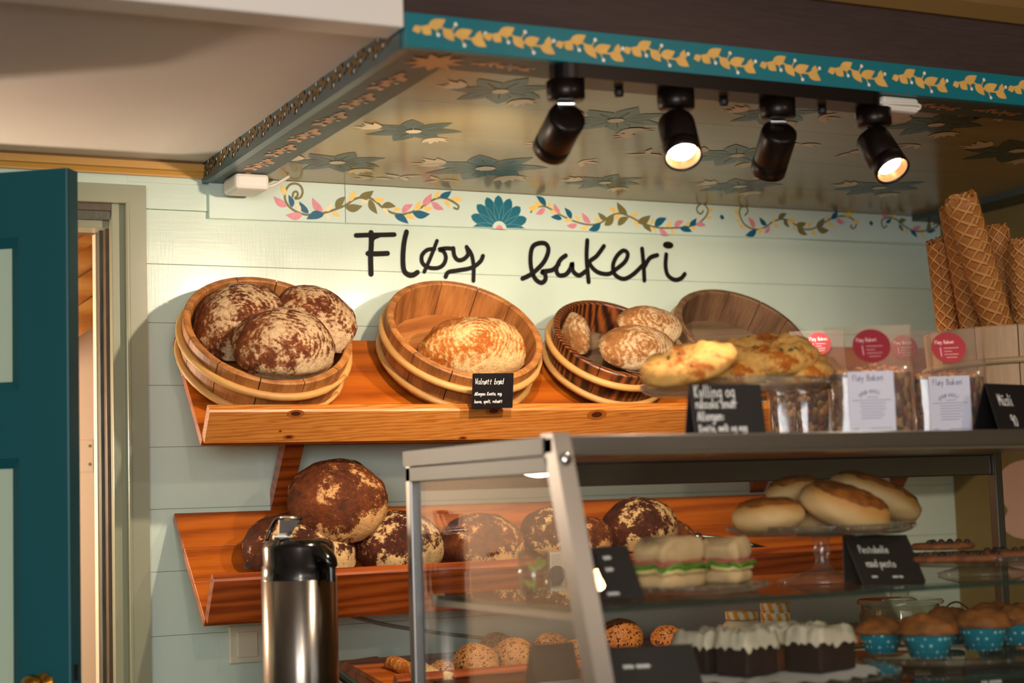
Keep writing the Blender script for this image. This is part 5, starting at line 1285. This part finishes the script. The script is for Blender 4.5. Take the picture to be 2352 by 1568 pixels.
# striped-lid jars behind the case
def cream_jar(px,py,Y,rw,lids,label,seed):
    c=W(px,py,Y); zt=c.z; r=root('cream_jar',label,'jar',V((c.x,Y,zt-.16)),group='white jars with orange checked lids'); c0=V((c.x,Y,zt))
    hl=.017*lids; Mx=Matrix.Translation(c0)
    MB().lathe([(0,-.16),(rw*1.25,-.16),(rw*1.32,-.15),(rw*1.32,-hl-.03),(rw*1.2,-hl-.012),(rw*.93,-hl-.002),(0,-hl-.002)],36,0,Mx).build('jar_body',M['cream'],r)
    mb=MB()
    for k in range(lids): mb.lathe([(rw*.96,-.017*(k+1)),(rw,-.017*(k+1)+.002),(rw,-.017*k-.002),(rw*.96,-.017*k-.0005),(0,-.017*k-.0005)],36,0,Mx)
    o=mb.build('checked_lid',M['check'],r)
for a in ((1703,1402,2.96,.034,1,'white jar with a flat orange checked lid behind the chocolate cake',1),(1780,1383,2.98,.032,3,'white jar with tall stacked orange checked lids',2)): cream_jar(*a)
# back ledge the jars stand on
lj=W(1703,1402,2.96).z-.161
lg=root('back_ledge','dark ledge behind the display case carrying the jars','ledge',(2.1,3.0,lj-.02))
MB().box((1.75,2.915,lj-.02),(3.10,3.28,lj-.0005),0,bev=.002).build('ledge_board',M['lip_dark'],lg)
MB().box((1.77,2.93,0),(3.08,3.26,lj-.02),0).build('ledge_cabinet',M['counter'],lg)
c=W(2080,1382,2.98+.09); c=V((c.x,3.09,lj+.0005)); zt=W(2080,1380,3.09).z-c.z
gj=root('glass_jar','big lidded glass jar with orange sweets behind the muffins','jar',c); Mx=Matrix.Translation(c); Rj=.094
MB().lathe([(0,.002),(Rj*.95,.002),(Rj,.01),(Rj,zt-.03),(Rj*.93,zt-.016),(Rj*.93,zt-.006),(Rj*.90,zt-.006),(Rj*.90,zt-.018),(Rj*.965,zt-.032),(Rj*.965,.012),(0,.006)],48,0,Mx).build('jar_body',M['jar_glass'],gj)
MB().lathe([(Rj*1.0,zt-.006),(Rj*1.04,zt),(Rj*.98,zt+.006),(Rj*.5,zt+.004),(.02,zt+.012),(.022,zt+.024),(0,zt+.028)],48,0,Mx).build('jar_lid',M['jar_glass'],gj)
tag(MB().lathe([(0,.008),(Rj*.95,.008),(Rj*.95,zt-.062),(Rj*.6,zt-.045),(0,zt-.05)],36,0,Mx).build('sweets',M['candy'],gj),'orange sweets filling the jar',kind='stuff')
q=[V((c.x+Rj*.9+.03,3.05,c.z+zt-.055))]
q=[W(x,y,3.0) for x,y in ((2182,1425),(2172,1402),(2180,1388),(2198,1382),(2215,1390),(2226,1400))]
MB().tube(curve_pts(q,5),.0022,8).build('wire_clasp',M['chrome'],gj)

# pendant bulb in the shop, seen only as a reflection in the slanted pane
pg=W(1360,1356,2.262); rd=ray(1360,1356).normalized(); nn=V((0,-1,SL)).normalized(); rf=rd-nn*2*rd.dot(nn); pb_=pg+rf*1.55
pl=root('pendant_lamp','bare warm pendant bulb hanging in the shop before the counter','lamp',pb_)
MB().lathe([(0,-.014),(.008,-.011),(.013,-.004),(.013,.006),(.010,.022),(.009,.040),(.009,.046),(0,.046)],28,0,Matrix.Translation(pb_)).build('bulb',M['pendant_bulb'],pl)
MB().lathe([(0,.044),(.016,.044),(.017,.085),(.006,.095),(0,.095)],20,0,Matrix.Translation(pb_)).build('socket',M['brass'],pl)
MB().cyl(pb_+V((0,0,.09)),V((pb_.x,pb_.y,2.339)),.003,8).build('cord',M['black_matt'],pl)
# pink paper shape on the side wall
SH=[(2352,200),(2290,215),(2230,240),(2180,280),(2155,320),(2138,370),(2145,420),(2165,470),(2178,520),(2185,570),(2205,590),(2220,620),(2200,660),(2178,700),(2170,750),(2190,785),(2220,810),(2270,840),(2352,860),(2440,830),(2500,760),(2520,640),(2500,420),(2450,260)]
pts=[WX(1700+x*.2772,1000+y*.2772,XR-.004) for x,y in SH]
tag(MB().prism(pts,(.003,0,0)).build('paper_cutout',M['pinkish']),'dusty pink paper cut-out with notched edge on the brown side wall','cut-out')
# ------------------------------------------------------------------ light
def light(name,typ,loc,energy,color,aim=None,**kw):
    d=bpy.data.lights.new(name,typ); d.energy=energy; d.color=color
    for k,v in kw.items(): setattr(d,k,v)
    o=bpy.data.objects.new(name,d); COL.objects.link(o); o.location=loc
    if aim is not None: o.rotation_euler=(V(aim)-V(loc)).to_track_quat('-Z','Y').to_euler()
    return o
WARM=(1,.80,.59)
for i,(p,d) in enumerate(SPOTS):
    light('spot_lamp','SPOT',p+d*.014,(35,14,32,14)[i],WARM,p+d,spot_size=math.radians((110,80,110,80)[i]),spot_blend=.55,shadow_soft_size=.022)
# ceiling spots of the shop itself, in front of the counter
for p,e,a in ((V((2.25,.55,2.28)),24,V((1.75,3.6,1.25))),(V((.35,.3,2.28)),26,V((1.0,3.8,1.35)))):
    light('ceiling_spot','SPOT',p,e,WARM,a,spot_size=math.radians(62),spot_blend=.6,shadow_soft_size=.03)
light('window_daylight','AREA',(-.6,-1.5,1.75),90,(.97,.98,1),(1.2,2.5,1.9),shape='RECTANGLE',size=2.0,size_y=.9)
light('ceiling_fill','POINT',(.45,1.2,1.95),3,(1,.88,.74),shadow_soft_size=.35)  # added fill without a fixture, brightens ceiling, white beam and fascia
light('shop_ceiling_lamp','AREA',(1.2,.2,2.3),8,(1,.86,.70),(1.2,.2,0),shape='RECTANGLE',size=1.8,size_y=1.2)
light('hallway_lamp','POINT',(.30,4.15,1.5),30,(1,.80,.60),shadow_soft_size=.08)

w=bpy.data.worlds.new('room_air'); scn.world=w; w.use_nodes=True
w.node_tree.nodes['Background'].inputs[0].default_value=(.8,.85,.9,1); w.node_tree.nodes['Background'].inputs[1].default_value=.05
# ------------------------------------------------------------------ camera
cd=bpy.data.cameras.new('camera'); cam=bpy.data.objects.new('camera',cd); COL.objects.link(cam)
Mc=Matrix.Identity(4)
for k in range(3): Mc[k][0]=RT[k]; Mc[k][1]=UP[k]; Mc[k][2]=-FW[k]; Mc[k][3]=EYE[k]
cam.matrix_world=Mc; cd.sensor_width=36; cd.lens=FPX*36/2352; cd.clip_start=.05
cd.dof.use_dof=True; cd.dof.focus_distance=3.75; cd.dof.aperture_fstop=2.3
scn.camera=cam
vs=scn.view_settings; vs.view_transform='Standard'; vs.look='None'; vs.gamma=1; vs.use_curve_mapping=False; vs.exposure=.05
scn.cycles.use_denoising=True; scn.cycles.use_adaptive_sampling=True; scn.cycles.adaptive_threshold=.03; scn.cycles.max_bounces=7; scn.cycles.transparent_max_bounces=24; scn.cycles.caustics_reflective=False; scn.cycles.caustics_refractive=False
scn.cycles.sample_clamp_indirect=6
